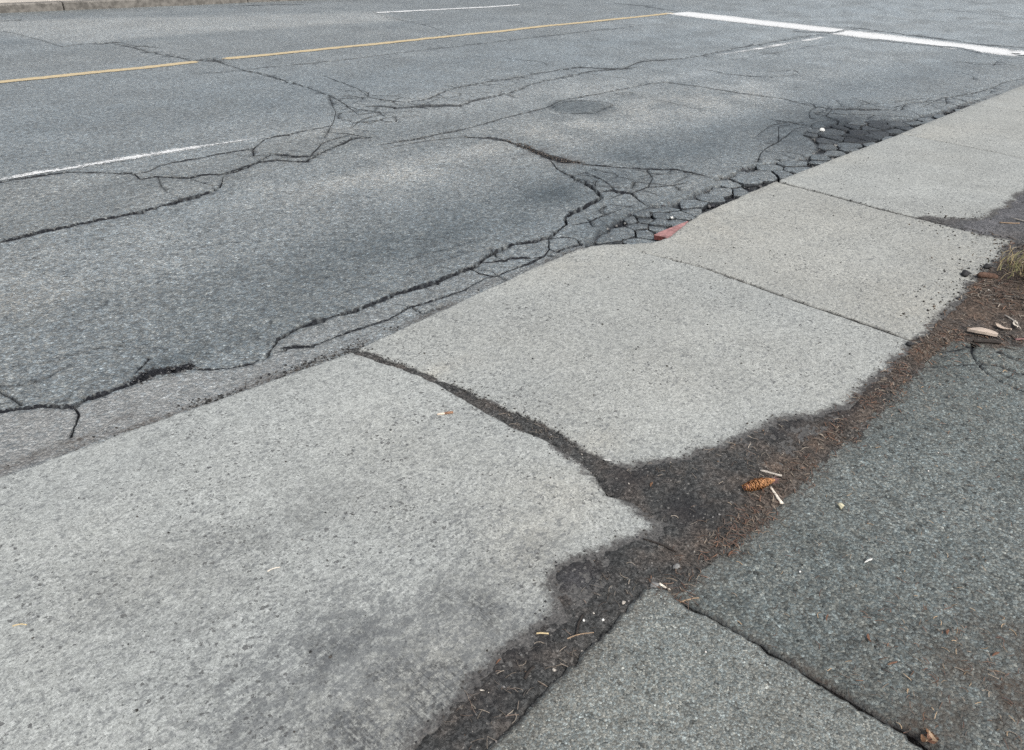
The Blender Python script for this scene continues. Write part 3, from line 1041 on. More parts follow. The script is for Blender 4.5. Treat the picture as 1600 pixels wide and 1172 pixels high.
seeds = []
lo, hi = ZA.min(0) - .1, ZA.max(0) + .1
tries = rng.uniform(lo, hi, (9000, 2))
tries = tries[sdist(ZA, tries) > -0.06]
for p in tries:
    s_ = size_at(p)
    if all((p[0] - q[0]) ** 2 + (p[1] - q[1]) ** 2 > (rng.uniform(.42, 1.0) * max(s_, t)) ** 2 for q, t in seeds):
        seeds.append((p, s_))
S = np.array([q for q, _ in seeds])
nch = 0
for i, (p, s_) in enumerate(seeds):
    cellp = [p + np.array(o) * s_ * 1.6 for o in ((-1, -1), (1, -1), (1, 1), (-1, 1))]
    dd = np.linalg.norm(S - p, axis=1)
    for j in np.argsort(dd)[1:18]:
        nrm = S[j] - p
        L = np.linalg.norm(nrm)
        gap = (0.002 + 0.017 * _hash(np.array([min(i, j)]), np.array([max(i, j)]), 5)[0]) * (1 + 1.1 * min(1, max(0, (p[0] - 5.2) / 3)))
        cellp = clip_poly(cellp, p + nrm / L * (L * 0.5 - gap * 0.5), nrm / L)
        if len(cellp) < 3:
            break
    if len(cellp) < 3:
        continue
    cp = np.array(cellp)
    c = cp.mean(0)
    # keep to the zone: pull corners that stick out back to its edge
    sdv = sdist(ZA, cp)
    for k in range(len(cp)):
        it = 0
        while sdv[k] < 0.012 and it < 12:
            cp[k] = cp[k] + (c - cp[k]) * 0.15
            sdv[k] = sdist(ZA, cp[k:k + 1])[0]
            it += 1
    ar = 0.5 * abs(np.sum(cp[:, 0] * np.roll(cp[:, 1], -1) - np.roll(cp[:, 0], -1) * cp[:, 1]))
    if ar < 0.0014 or sdist(ZA, cp.mean(0)[None])[0] < 0.01:
        continue
    if cp[:, 1].min() < 2.30:
        pass
    dk = np.exp(-np.sum(((c - at(1340, 205)) / [.9, .5]) ** 2)) * .4 + np.exp(-np.sum(((c - at(1010, 345)) / [.5, .3]) ** 2)) * .1
    me, c = chunk_mesh(cp, 500 + i, 0.0 + rng.normal() * .16 - dk, -.35 - .4 * dk + rng.normal() * .1, rng.normal() * .003 - 0.002, 0.001 + rng.uniform(0, .002), dirt=float(np.clip((1.2 * np.exp(-np.sum(((c - at(1345, 203)) / [.85, .4]) ** 2)) + .45 * np.exp(-np.sum(((c - at(1000, 345)) / [.4, .2]) ** 2)) + .3 * np.exp(-np.sum(((c - at(1180, 290)) / [.5, .2]) ** 2))) * rng.uniform(.45, .95), 0, .86)))
    o = link('asphalt_chunk', me, road, (c[0], c[1], 0))
    nch += 1
print('chunks', nch)


# ------------------------------------------------------------------ painted markings, sheets 4 mm over the road
def marking(name, centre, width, mat, keepf, n_w=5, step=0.04, label=None, edge=0.008):
    C = densify(np.asarray(centre, float), step)
    tg = np.gradient(C, axis=0)
    tg /= np.linalg.norm(tg, axis=1)[:, None]
    nr = np.stack([-tg[:, 1], tg[:, 0]], 1)
    V, K, F = [], [], []
    for k in range(n_w):
        u = k / (n_w - 1) - 0.5
        wob = noise2(C, 14, 60 + k, 3) * edge * (1 if k in (0, n_w - 1) else 0)
        P = C + nr * (u * width + np.sign(u) * wob)[:, None] if np.ndim(width) == 0 else C + nr * (u * width + wob)[:, None]
        V.append(np.c_[P, road_z(P) + 0.004])
        K.append(keepf(P, abs(u) * 2) + np.zeros(len(P)))
    n = len(C)
    for k in range(n_w - 1):
        for i in range(n - 1):
            F.append((k * n + i, k * n + i + 1, (k + 1) * n + i + 1, (k + 1) * n + i))
    V = np.vstack(V)
    K = np.concatenate(K)
    t_, d_, h_, _ = crack_field(V[:, :2], 0.03)
    K = K - 0.9 * (t_ < 1.2) - 0.2 * h_
    o = link(name, mesh_from(name, V, np.array(F), mat, dict(keep=K)), road)
    if label:
        tag(o, label)
    return o


ya, yb = at(0, 129), at(1052, 21)
yl = ya + (yb - ya) * np.array([[-0.5], [1.0]])
brk = at(322, 93)
marking('yellow_line', yl, 0.13, MAT_YELLOW_PAINT, lambda p, u: 0.72 - 0.12 * u - 0.75 * np.exp(-((p[:, 0] - brk[0]) / .13) ** 2), step=0.05)
wa, wb = at(-250, 322), at(530, 196)
wl = np.array([(-6.0, 5.72), at(-250, 325), at(0, 281), at(200, 247), at(385, 218), at(500, 201)])
fx = at(385, 218)[0]
marking('lane_line', wl, 0.125, MAT_WHITE_PAINT, lambda p, u: 0.585 - 0.17 * u + 0.06 * noise2(p, 7, 66) - 0.19 * smooth(fx - .8, fx + .75, p[:, 0]), step=0.03, edge=.012, label='white lane line nearest the kerb, fading out into the cracks')
marking('lane_line', np.array([at(1120, 87), at(1200, 73), at(1285, 58)]), 0.12, MAT_WHITE_PAINT, lambda p, u: 0.50 - 0.1 * u + 0.16 * noise2(p, 2.5, 71), step=0.04, edge=.02, label='worn remains of a white lane line short of the stop line')
marking('lane_line', np.array([at(588, 20.5), at(700, 14.5), at(812, 8)]), 0.12, MAT_WHITE_PAINT, lambda p, u: 0.62 - 0.1 * u, step=0.05, label='white dash in the far lane')
s0, s1 = np.array([13.62, 9.0]), np.array([13.66, 5.86])
marking('stop_line', np.array([s0, s1]), 0.80, MAT_WHITE_PAINT, lambda p, u: 0.66 - 0.15 * u, n_w=9, step=0.05, edge=.02)
s2, s3 = np.array([13.58, 5.98]), np.array([13.56, 2.75])
marking('stop_line', np.array([s2, s3]), 0.80, MAT_WHITE_PAINT, lambda p, u: 0.66 - 0.15 * u, n_w=9, step=0.05, edge=.02)

# ------------------------------------------------------------------ soil outline (used by the slabs too)
SOIL_PX = [(600, 1232), (640, 1172), (700, 1108), (780, 1030), (830, 990), (862, 948), (853, 908), (880, 880), (960, 848), (1034, 822), (1000, 798), (962, 772), (930, 743), (900, 717), (850, 689), (800, 668), (740, 632), (700, 607.5), (655, 585.5), (600, 566.5), (556, 549), (562, 548), (600, 560), (655, 579), (700, 598), (740, 616), (800, 645), (850, 664), (905, 701), (945, 719), (990, 727), (1080, 710), (1150, 686), (1220, 652), (1280, 648), (1320, 632), (1385, 575), (1420, 542), (1470, 498), (1510, 450), (1560, 400), (1582, 377), (1537, 366), (1500, 357), (1462, 347), (1435, 340), (1445, 339), (1462, 341), (1500, 344), (1537, 344), (1550, 335), (1563, 325), (1578, 314), (1600, 298), (1660, 262), (1720, 225), (2100, 300), (1900, 560), (1600, 542), (1490, 528), (1450, 552), (1400, 606), (1330, 674), (1250, 750), (1200, 806), (1100, 886), (1055, 930), (1005, 928), (900, 1040), (850, 1090), (770, 1172), (725, 1232)]
SOIL = ats(SOIL_PX, walk=True)
SOIL = np.vstack([SOIL, [(0.35, 0.60), (-4.0, 0.60), (-4.0, 0.80), (0.2, 0.90)]])
SOIL_D = densify(densify(SOIL, 0.03, True, 0.016, 8, 11), 0.01, True, 0.007, 18, 55)

# distance to the soil's outline, tabulated once
_sx = np.arange(-4.3, 9.5, 0.012)
_sy = np.arange(-0.8, 2.8, 0.012)
_gx, _gy = np.meshgrid(_sx, _sy, indexing='ij')
_gp = np.stack([_gx.ravel(), _gy.ravel()], 1)
_gd = sdist(SOIL, _gp)
_nr = np.abs(_gd) < 0.05
_gd[_nr] = sdist(SOIL_D, _gp[_nr])
_gd = _gd.reshape(_gx.shape)


def soil_sd(p):
    u = np.clip((p[:, 0] - _sx[0]) / 0.012, 0, len(_sx) - 1.001)
    w = np.clip((p[:, 1] - _sy[0]) / 0.012, 0, len(_sy) - 1.001)
    i, j = u.astype(int), w.astype(int)
    fu, fw = u - i, w - j
    return (_gd[i, j] * (1 - fu) + _gd[i + 1, j] * fu) * (1 - fw) + (_gd[i, j + 1] * (1 - fu) + _gd[i + 1, j + 1] * fu) * fw


def walk_surface(p):
    return walk_z(p[:, 0]) + 0.003 * noise2(p, 1.2, 40, 3) + 0.0012 * noise2(p, 16, 41, 3)


# ------------------------------------------------------------------ pavement slabs
pavement = tag(empty('pavement', (0, 0, 0)), kind='structure')
INNER = 0.86


def conc_attrs(tone0, warm0, blobs, worn_blobs=(), hair=(), grime_blobs=()):
    def fn(p, s):
        n = noise2(p, 1.6, 50)
        tone = tone0 + 0.08 * n + 0.06 * noise2(p, 6, 51)
        warm = warm0 + 0.15 * noise2(p, 2.2, 52)
        for px, py, sx, sy, am, wa_ in blobs:
            b = blob(p, px, py, sx, sy, True) * np.clip(0.8 + .5 * noise2(p, 8, 57), .2, 1.3)
            tone = tone + am * b
            warm = warm + wa_ * b
        worn = np.zeros(len(p))
        for px, py, sx, sy, am in worn_blobs:
            worn = np.maximum(worn, am * blob(p, px, py, sx, sy, True))
        worn = np.maximum(worn, 0.16 + 0.12 * noise2(p, 1.1, 61))
        grime = np.zeros(len(p))
        for px, py, sx, sy, am in grime_blobs:
            grime += am * blob(p, px, py, sx, sy, True) * np.clip(.75 + .9 * noise2(p, 9, 62, 5, .65), .1, 1.6)
        sd_ = soil_sd(p)
        jt_ = smooth(1.36, 1.5, p[:, 1]) * (p[:, 0] < 3)
        fw_ = 0.004 + 0.044 * smooth(1.55, 1.22, p[:, 1])
        soil = smooth(-fw_, 0.012 + 0.3 * fw_, sd_ + (1 - .7 * jt_) * (.010 + .014 * smooth(3.3, 3.5, p[:, 0])) * noise2(p, np.where(p[:, :1] > 3.4, 18.0, 30.0), 63, 4, .6)) + 0.10 * smooth(-0.25, -0.02, sd_) * np.clip(.6 + noise2(p, 7, 58), 0, 1.4)
        crack = 0.75 * (1 - np.clip(s / 0.007, 0, 1)) * (1 - .95 * np.clip(1.3 * blob(p, 1000, 387, .16, .16, True), 0, 1))
        for hp, hwid in hair:
            crack = np.maximum(crack, smooth(hwid * 1.6, hwid * .5, poly_dist(hp, p, False)) * .9)
        return dict(tone=np.clip(tone, -1, 1), warmth=warm, soil=soil, crack=crack, worn=np.clip(worn, 0, 1), grime=np.clip(grime, 0, .9))
    return fn


def hairz(hair):
    def fn(p):
        z_ = walk_surface(p)
        for hp, hwid in hair:
            z_ = z_ - 0.006 * smooth(hwid * 1.3, hwid * .3, poly_dist(hp, p, False))
        return z_
    return fn


K1 = ats([(0, 745), (90, 713), (180, 679), (290, 641), (400, 602), (480, 574), (546, 550)], walk=True)
JC1 = ats([(548, 549), (600, 565.5), (655, 584.5), (700, 606), (740, 630), (800, 665), (850, 685), (900, 713), (930, 739), (950, 772)], walk=True)
slab1 = np.vstack([[(-5.0, 2.52), (-2.0, 2.50)], K1, JC1, [(1.72, INNER), (-5.0, INNER)]])
d1 = densify(slab1, 0.02, True, 0.005, 11, 28)
slab('concrete_slab', d1, walk_surface, conc_attrs(0.44, -0.15, (
    (560, 700, .5, .3, .10, .1), (300, 800, .6, .3, .05, -.1), (860, 790, .2, .15, .12, .7), (700, 1040, .16, .12, -.05, .3), (620, 1120, .16, .10, -.05, .25), (820, 880, .10, .10, -.05, .3), (240, 760, .7, .15, -.02, .1)),
    ((560, 1020, .35, .25, 1.0), (430, 1100, .3, .2, .9), (700, 1000, .3, .2, .8), (300, 900, .5, .3, .35), (760, 860, .3, .25, .5)), (),
    ((545, 1010, .13, .10, .85), (600, 1060, .12, .08, .7), (430, 1100, .12, .09, .75), (520, 1130, .15, .06, .6), (380, 1050, .10, .10, .45), (720, 1045, .10, .08, .8), (650, 1120, .12, .06, .9), (800, 960, .08, .07, .6), (740, 950, .14, .10, .45), (690, 930, .1, .08, .3), (500, 940, .15, .08, .3), (320, 930, .22, .10, .35), (240, 880, .2, .1, .22), (470, 800, .3, .12, .22), (850, 850, .08, .06, .35), (570, 1165, .15, .05, .8), (420, 840, .3, .1, .18))), MAT_CONC, pavement, bevel=0.010)

JC2 = ats([(952, 724), (905, 701), (850, 664), (825, 652), (800, 645), (740, 616), (700, 598), (655, 579), (600, 560), (556, 546)], walk=True)
K2 = ats([(556, 545), (620, 515), (700, 479), (760, 451), (830, 419), (870, 402), (905, 388), (940, 381), (985, 380)], walk=True)
JB = ats([(1003, 393), (1040, 402), (1100, 418), (1180, 446), (1260, 476), (1340, 502), (1422, 532)], walk=True)
JBo = np.c_[np.linspace(0, 1, len(JB)) ** .5 * .0055, np.zeros(len(JB))]
slab2 = np.vstack([JC2[:-1], K2, JB - JBo, [(3.418, .79), (1.78, .79)]])
d2 = densify(slab2, 0.018, True, 0.0055, 12, 30)
# ragged broken arris along the open joint
nb_ = poly_dist(JC2, d2, False)
d2 = d2 + (np.stack([noise2(d2, 38, 77), noise2(d2, 38, 78)], 1) * 0.012) * (nb_ < .02)[:, None]
slab('concrete_slab', d2, walk_surface, conc_attrs(0.42, 0.0, (
    (930, 400, .35, .2, .14, .5), (720, 560, .4, .2, .10, .1), (1050, 640, .4, .2, .08, .1), (860, 640, .15, .1, -.12, .2), (930, 690, .12, .08, .1, .5), (1250, 560, .4, .2, -.04, .1), (690, 575, .12, .04, .15, .5))), MAT_CONC, pavement, bevel=0.010)

K3 = ats([(985, 380), (1020, 378), (1042, 371), (1058, 360), (1075, 346), (1095, 333), (1150, 309), (1214, 282)], walk=True)
JA = ats([(1217, 284), (1300, 305), (1400, 332), (1500, 357), (1583, 374)], walk=True)
slab3 = np.vstack([K3, JA - [.0075, 0], [(5.16, .80), (3.436, .79)], (JB + JBo)[::-1]])
d3 = densify(slab3, 0.022, True, 0.005, 13, 28)
slab('concrete_slab', d3, walk_surface, conc_attrs(0.36, 0.30, (
    (1100, 350, .35, .25, .10, .45), (1250, 400, .6, .4, .08, .1), (1160, 300, .6, .1, .06, .5), (1420, 480, .3, .2, .04, .35), (1500, 400, .3, .2, .02, .3))), MAT_CONC, pavement, bevel=0.010)

K4 = ats([(1219, 280), (1300, 249), (1400, 211), (1500, 171), (1600, 132)], walk=True)
J5x = 6.86
hair5 = [(np.array([(6.95, 1.99), (6.90, 1.6), (6.82, 0.8)]), .010)]
kx = np.array([(5.9, 2.44), (6.9, 2.44)])


def slab_rect(x0, x1, y1a, y1b, tone, warm, seed, bl=(), inner=INNER):
    q = np.array([(x0, inner), (x1, inner), (x1, y1b), (x0, y1a)])
    d = densify(q, 0.03, True, 0.0025, seed, 30)
    return slab('concrete_slab', d, walk_surface, conc_attrs(tone, warm, bl), MAT_CONC, pavement, bevel=0.010)


def kerb_y(x):
    return float(np.interp(x, K4[:, 0], K4[:, 1])) if x < K4[-1, 0] else float(K4[-1, 1])


slab4 = np.vstack([K4[K4[:, 0] < 6.7], [(6.88, kerb_y(6.88)), (6.88, 2.0), (6.84, 1.5), (6.80, INNER - .2)], [(5.18, INNER - .2)], JA[::-1] + [.0075, 0]])
d4 = densify(slab4, 0.025, True, 0.0025, 14, 30)
slab('concrete_slab', d4, walk_surface, conc_attrs(0.44, 0.0, ((1290, 250, .5, .15, .05, .55), (1400, 300, .6, .3, .08, -.05))), MAT_CONC, pavement, bevel=0.010)
xs = [6.89, 8.69, 10.45, 12.2, 14.0]
for k in range(4):
    x0, x1 = xs[k] + .003, xs[k + 1] - .003
    if k == 0:
        q = np.array([(6.812, INNER - .2), (8.685, INNER - .2), (8.69, kerb_y(8.69)), (8.0, kerb_y(8.0)), (7.4, kerb_y(7.4)), (6.887, kerb_y(6.887)), (6.887, 2.0), (6.847, 1.5)])
        d = densify(q, 0.03, True, 0.002, 15, 30)
        slab('concrete_slab', d, walk_surface, conc_attrs(0.44, 0.05, ((1450, 215, .7, .2, .04, .4),)), MAT_CONC, pavement, bevel=0.008)
    else:
        slab_rect(x0, x1, kerb_y(x0), kerb_y(x1), 0.42, 0.1, 16 + k, inner=INNER - .2)

# ------------------------------------------------------------------ soil in the gap between pavement and driveway
g = GRID[(GRID[:, 0] > -4) & (GRID[:, 0] < 12) & (GRID[:, 1] > -0.5) & (GRID[:, 1] < 2.6)]
gs = soil_sd(g)
g = g[gs > -0.03]
v, f = cdt(g)
cen = v[f].mean(1)
el = np.max([np.linalg.norm(v[f[:, a]] - v[f[:, b]], axis=1) for a, b in ((0, 1), (1, 2), (2, 0))], axis=0)
f = f[(soil_sd(cen) > -0.025) & (el < 0.6)]
s_ = soil_sd(v)
wide = smooth(0.0, 0.16, s_)
lump = noise2(v, 26, 90, 4)
z = walk_surface(v) - 0.006 + 0.008 * smooth(-0.012, 0.03, s_) + 0.0026 * lump + 0.005 * wide * noise2(v, 5, 91, 3) + 0.003 * noise2(v, 75, 92, 2)
mound = smooth(3.5, 4.3, v[:, 0]) * smooth(0.0, 0.3, s_)
z += 0.03 * mound
wm = 0.06 + 0.10 * noise2(v, 3, 93)
for px, py, sx, sy, am in ((1520, 470, .5, .35, .75), (1600, 420, .6, .4, .6), (1440, 545, .2, .12, .7), (1300, 680, .22, .08, .55), (1200, 770, .15, .07, .4), (1230, 730, .2, .07, .3), (1100, 860, .14, .06, .35), (1380, 600, .25, .06, .45)):
    wm += am * blob(v, px, py, sx, sy, True)
wm -= 0.5 * blob(v, 1600, 335, .7, .28, True)
dry = 1.1 * blob(v, 1600, 325, .8, .26, True) + .8 * blob(v, 1530, 352, .3, .07, True) + .35 * blob(v, 900, 905, .05, .04, True)
damp = sum(a * blob(v, px, py, sx, sy, True) for px, py, sx, sy, a in ((900, 895, .10, .07, .9), (985, 745, .09, .07, .7), (1075, 800, .07, .07, .9), (820, 1010, .10, .05, .7), (760, 1100, .08, .06, .5), (1330, 635, .2, .04, .7), (1230, 665, .15, .05, .6)))


soil_ob = tag(link('soil', mesh_from('soil', np.c_[v, z], f, MAT_SOIL, dict(warmth=np.clip(wm, 0, 1), damp=np.clip(damp, 0, 1), dry=np.clip(dry, 0, 1)))), kind='structure')

# ------------------------------------------------------------------ driveway in two pours
driveway = tag(empty('driveway', (0, 0, 0)), kind='structure')
EDGE_R = ats([(1600, 538), (1540, 530), (1490, 525), (1450, 549), (1400, 602), (1330, 668), (1250, 742), (1200, 800), (1100, 880), (1052, 922)], walk=True)
SEAM = ats([(1045, 926), (1072, 945), (1120, 968), (1180, 1002), (1240, 1040), (1290, 1074), (1350, 1110), (1420, 1152), (1460, 1180), (1560, 1250)], walk=True)
EDGE_L = ats([(1042, 926), (1025, 920), (1004, 922), (985, 945), (940, 992), (900, 1034), (850, 1082), (800, 1130), (760, 1172), (720, 1225)], walk=True)
SOUTH = -2.5


def drive_z(p):
    return walk_z(p[:, 0]) - 0.004 + 0.004 * noise2(p, 2.0, 95, 3) + 0.0012 * noise2(p, 25, 96, 3)


DCR = [ats(q, walk=True) for q in (
    [(1522, 535), (1519, 548), (1528, 565), (1545, 582), (1570, 596), (1605, 610)],
    [(1470, 548), (1500, 542), (1522, 536)],
    [(1440, 570), (1490, 568), (1522, 566), (1560, 568), (1600, 582)],
    [(1560, 546), (1585, 558), (1620, 566)],
    [(1560, 578), (1580, 588)])]


def drive_attrs(tone0, warm0, cracks=(), blobs=(), seam_dirt=0.0):
    def fn(p, s):
        tone = tone0 + 0.14 * noise2(p, 2.2, 97) + 0.1 * noise2(p, 9, 98)
        warm = warm0 + 0.15 * noise2(p, 3, 99)
        soil = 0.9 * smooth(0.03, 0.0, np.abs(soil_sd(p)) + (soil_sd(p) < 0) * 0.0) * 0.5
        soil = np.maximum(soil, 0.35 * smooth(-0.10, 0.0, soil_sd(p)))
        for px, py, sx, sy, am, kind in blobs:
            b = blob(p, px, py, sx, sy, True) * np.clip(0.7 + .8 * noise2(p, 14, 101), 0, 1.3)
            if kind == 't':
                tone = tone + am * b
            else:
                soil = np.maximum(soil, am * b)
        sm = poly_dist(SEAM, p, False)
        soil = np.maximum(soil, seam_dirt * smooth(.045, .004, sm + .018 * noise2(p, 18, 103)) * smooth(.75, .15, p[:, 1] + .12 * noise2(p, 5, 104)))
        ck = 0.7 * (1 - np.clip(s / 0.006, 0, 1))
        for c_ in cracks:
            ck = np.maximum(ck, smooth(0.008, 0.002, poly_dist(c_, p, False) + 0.004 * noise2(p, 60, 102)))
        return dict(tone=np.clip(tone, -1, 1), warmth=warm, soil=soil, crack=ck, dust=np.zeros(len(p)))
    return fn


def drive_z_cr(p):
    z_ = drive_z(p)
    for c_ in DCR:
        z_ = z_ - 0.010 * smooth(0.012, 0.002, poly_dist(c_, p, False) + 0.004 * noise2(p, 60, 102))
    return z_


q = np.vstack([[(9.0, 0.35), (5.5, 0.42)], EDGE_R, SEAM + np.linspace(.003, .016, len(SEAM))[:, None] * [[1.0, .6]], [(1.55, SOUTH), (9.0, SOUTH)]])
dense = np.vstack([densify(c_, 0.006) for c_ in DCR])
ex = np.vstack([dense + o_ for o_ in ((0, 0), (.006, .004), (-.006, -.004), (.003, -.008), (-.003, .008))])
o = slab('asphalt_panel', densify(q, 0.018, True, 0.005, 31, 35), drive_z_cr, drive_attrs(-0.36, -0.15, DCR, (
    (1560, 1080, .12, .16, .95, 's'), (1510, 1115, .11, .08, .95, 's'), (1590, 1000, .10, .12, .6, 's'), (1580, 1160, .12, .06, .8, 's'), (1330, 1075, .14, .05, .35, 's'), (1440, 1115, .12, .05, .75, 's'), (1480, 560, .2, .08, -.35, 't'), (1380, 640, .3, .1, -.15, 't'), (1330, 900, .35, .25, -.08, 't'), (1500, 800, .3, .3, .12, 't')), 1.0), MAT_DRIVE, driveway, bevel=0.012, drop=0.008, extra=ex)
tag(o, 'darker asphalt panel of the driveway, strewn with needles')


def drive_z_up(p):
    return drive_z(p) + 0.016


q = np.vstack([EDGE_L[::-1], SEAM - [.006, .004], [(1.50, SOUTH), (-4.0, SOUTH), (-4.0, 0.66), (0.2, 0.70)]])
dq = densify(densify(q, 0.03, True, 0.006, 33, 18), 0.008, True, 0.006, 34, 60)
o = slab('asphalt_panel', dq, drive_z_up, drive_attrs(0.13, 0.02, (), (
    (900, 1060, .12, .1, .1, 't'), (1150, 1100, .2, .12, .06, 't'))), MAT_DRIVE_UP, driveway, bevel=0.014, drop=0.010)
tag(o, 'paler, slightly raised asphalt panel of the driveway')

# earth behind and beside, below everything the photograph shows
# ------------------------------------------------------------------ far side of the road
far = tag(empty('far_pavement', (0, 0, 0)), kind='structure')


def box_between(name, x0, x1, off0, off1, z0, z1, mat, parent, bev=0.02):
    P = [(x0, far_y(x0) + off0), (x1, far_y(x1) + off0), (x1, far_y(x1) + off1), (x0, far_y(x0) + off1)]
    V = [(*p, z0) for p in P] + [(P[0][0], P[0][1], z1 - bev), (P[1][0], P[1][1], z1 - bev), (*P[2], z1), (*P[3], z1), (P[0][0], P[0][1] + bev, z1), (P[1][0], P[1][1] + bev, z1)]
    F = [(0, 1, 5, 4), (4, 5, 9, 8), (8, 9, 6, 7), (1, 2, 6, 9, 5), (3, 0, 4, 8, 7), (2, 3, 7, 6)]
    return link(name, mesh_from(name, V, F, mat, shade=False), parent)


x = -14.0 + at(98, 16)[0] % 3.0
jx = at(98, 16)[0]
xs_k = [jx - 3 * k for k in range(7, 0, -1)] + [jx, jx + 3.0, jx + 6.0, jx + 9.0]
for a, b in zip(xs_k[:-1], xs_k[1:]):
    if b > 13:
        b = 12.9
    box_between('kerb_stone', a + .012, b - .012, 0.0, 0.18, -0.15, 0.125, MAT_KERB, far)
    box_between('concrete_slab', a + .006, b - .006, 0.186, 2.2, -0.15, 0.13, MAT_FARWALK, far, bev=0.004)


# ================================================================== litter and small things
def ico(sub=1):
    t = (1 + 5 ** .5) / 2
    V = [Vector(p).normalized() for p in ((-1, t, 0), (1, t, 0), (-1, -t, 0), (1, -t, 0), (0, -1, t), (0, 1, t), (0, -1, -t), (0, 1, -t), (t, 0, -1), (t, 0, 1), (-t, 0, -1), (-t, 0, 1))]
    F = [(0, 11, 5), (0, 5, 1), (0, 1, 7), (0, 7, 10), (0, 10, 11), (1, 5, 9), (5, 11, 4), (11, 10, 2), (10, 7, 6), (7, 1, 8), (3, 9, 4), (3, 4, 2), (3, 2, 6), (3, 6, 8), (3, 8, 9), (4, 9, 5), (2, 4, 11), (6, 2, 10), (8, 6, 7), (9, 8, 1)]
    for _ in range(sub):
        mid, G = {}, []
        def m(a, b):
            k = (min(a, b), max(a, b))
            if k not in mid:
                V.append((V[a] + V[b]).normalized())
                mid[k] = len(V) - 1
            return mid[k]
        for a, b, c in F:
            ab, bc, ca = m(a, b), m(b, c), m(c, a)
            G += [(a, ab, ca), (b, bc, ab), (c, ca, bc), (ab, bc, ca)]
        F = G
    return np.array([tuple(v) for v in V]), np.array(F)


ICO0, ICO1, ICO2 = ico(0), ico(1), ico(2)


def tube(path, radii, n=7, flat=1.0):
    """tapered rod along a 3-D path with closed ends"""
    path = np.asarray(path, float)
    m = len(path)
    radii = np.broadcast_to(np.asarray(radii, float), (m,))
    V, F = [], []
    tg = np.gradient(path, axis=0)
    for i in range(m):
        t = Vector(tg[i]).normalized()
        a = t.cross(Vector((0, 0, 1)))
        a = a.normalized() if a.length > 1e-6 else Vector((1, 0, 0))
        b = a.cross(t)
        for k in range(n):
            an = 2 * math.pi * k / n
            V.append(Vector(path[i]) + a * math.cos(an) * radii[i] + b * math.sin(an) * radii[i] * flat)
    for i in range(m - 1):
        for k in range(n):
            l_ = (k + 1) % n
            F.append((i * n + k, i * n + l_, (i + 1) * n + l_, (i + 1) * n + k))
    F.append(tuple(range(n))[::-1])
    F.append(tuple((m - 1) * n + k for k in range(n)))
    return np.array([tuple(v) for v in V]), F


def ground_z(x, y):
    p = np.array([[x, y]])
    if y > 2.42:
        return float(road_z(p)[0])
    ds = soil_sd(p)
    zz = float(walk_surface(p)[0])
    if ds[0] > -0.01:
        zz += 0.004 * min(1, max(0, float(ds[0])) / .05) + 0.03 * float((smooth(3.5, 4.3, p[:, 0]) * smooth(0.0, 0.3, ds))[0])
    return zz


def place(px, py, lift=0.0, road_side=False):
    q = at(px, py, 0.0) if road_side else at(px, py, walk=True)
    if not road_side:
        # the raised driveway panel
        if in_poly(dq, q[None])[0]:
            q = at(px, py, 0.016, True)
            return Vector((q[0], q[1], float(drive_z_up(q[None])[0]) + lift))
        return Vector((q[0], q[1], ground_z(q[0], q[1]) + lift))
    return Vector((q[0], q[1], float(road_z(q[None])[0]) + lift))


def thing_mesh(name, V, F, mat, label, cat, loc, rz=0.0, group=None, colors=None, shade=True):
    o = link(name, mesh_from(name, V, F, mat, None, colors, shade), None, loc)
    o.rotation_euler = (0, 0, rz)
    return tag(o, label, cat, group)


def rod(name, a_px, b_px, r, mat, label, cat, bend=0.0, flat=0.8, taper=(1, 1), n=7, lift=None, group=None, zend=0.0, m=7, road_side=False):
    A, B = place(*a_px, road_side=road_side), place(*b_px, road_side=road_side)
    L = (B - A).xy.length
    ang = math.atan2(B.y - A.y, B.x - A.x)
    s_ = np.linspace(0, 1, m)
    rnd = np.random.default_rng(int(a_px[0] * 7 + a_px[1]))
    path = np.c_[s_ * L, bend * L * np.sin(s_ * math.pi) + rnd.normal(size=m) * r * .15, s_ * ((B.z - A.z) + zend)]
    rad = r * (taper[0] + (taper[1] - taper[0]) * s_) * (1 + .08 * rnd.normal(size=m))
    V, F = tube(path, rad, n, flat)
    return thing_mesh(name, V, F, mat, label, cat, (A.x, A.y, A.z + (r * flat * .9 if lift is None else lift)), ang, group)


def rock(name, px, py, size, mat, label, cat, seed=0, rz=0.0, group=None, road_side=False, sub=ICO1):
    V, F = sub
    V = V * (1 + 0.42 * noise2(V[:, :2] + V[:, 2:3] * 1.7, 1.6, seed, 3)[:, None])
    V = V * np.array(size) * .5
    p = place(px, py, road_side=road_side)
    return thing_mesh(name, V, F, mat, label, cat, (p.x, p.y, p.z + size[2] * .34), rz, group, shade=False)


M_WOOD = plain('bleached_wood', (0.60, 0.55, 0.47), 0.8, .2, .25, 60, .0006, (1, 14, 14))
M_WOOD2 = plain('grey_wood', (0.36, 0.33, 0.29), 0.85, .2, .3, 60, .0006, (1, 14, 14))
M_TWIG = plain('dry_twig', (0.26, 0.19, 0.13), 0.85, .2, .3, 60, .0006, (1, 8, 8))
M_DARKTWIG = plain('dark_twig', (0.035, 0.03, 0.027), 0.85, .2, .3, 60, .0006, (1, 8, 8))
M_STRAW = plain('straw', (0.48, 0.38, 0.22), 0.7, .3, .2, 60, .0004, (1, 8, 8))
M_PALE = plain('white_petal', (0.60, 0.60, 0.57), 0.6, .3, .08, 150, .0004)
M_BUD = plain('beige_bud', (0.48, 0.45, 0.32), 0.8, .2, .3, 120, .0008)
M_DUNG = plain('brown_bark', (0.105, 0.065, 0.048), 0.85, .2, .4, 110, .0016)
M_STONE = plain('dark_stone', (0.030, 0.030, 0.031), 0.8, .3, .4, 110, .001)
M_STONE2 = plain('grey_stone', (0.17, 0.17, 0.165), 0.85, .3, .3, 110, .001)
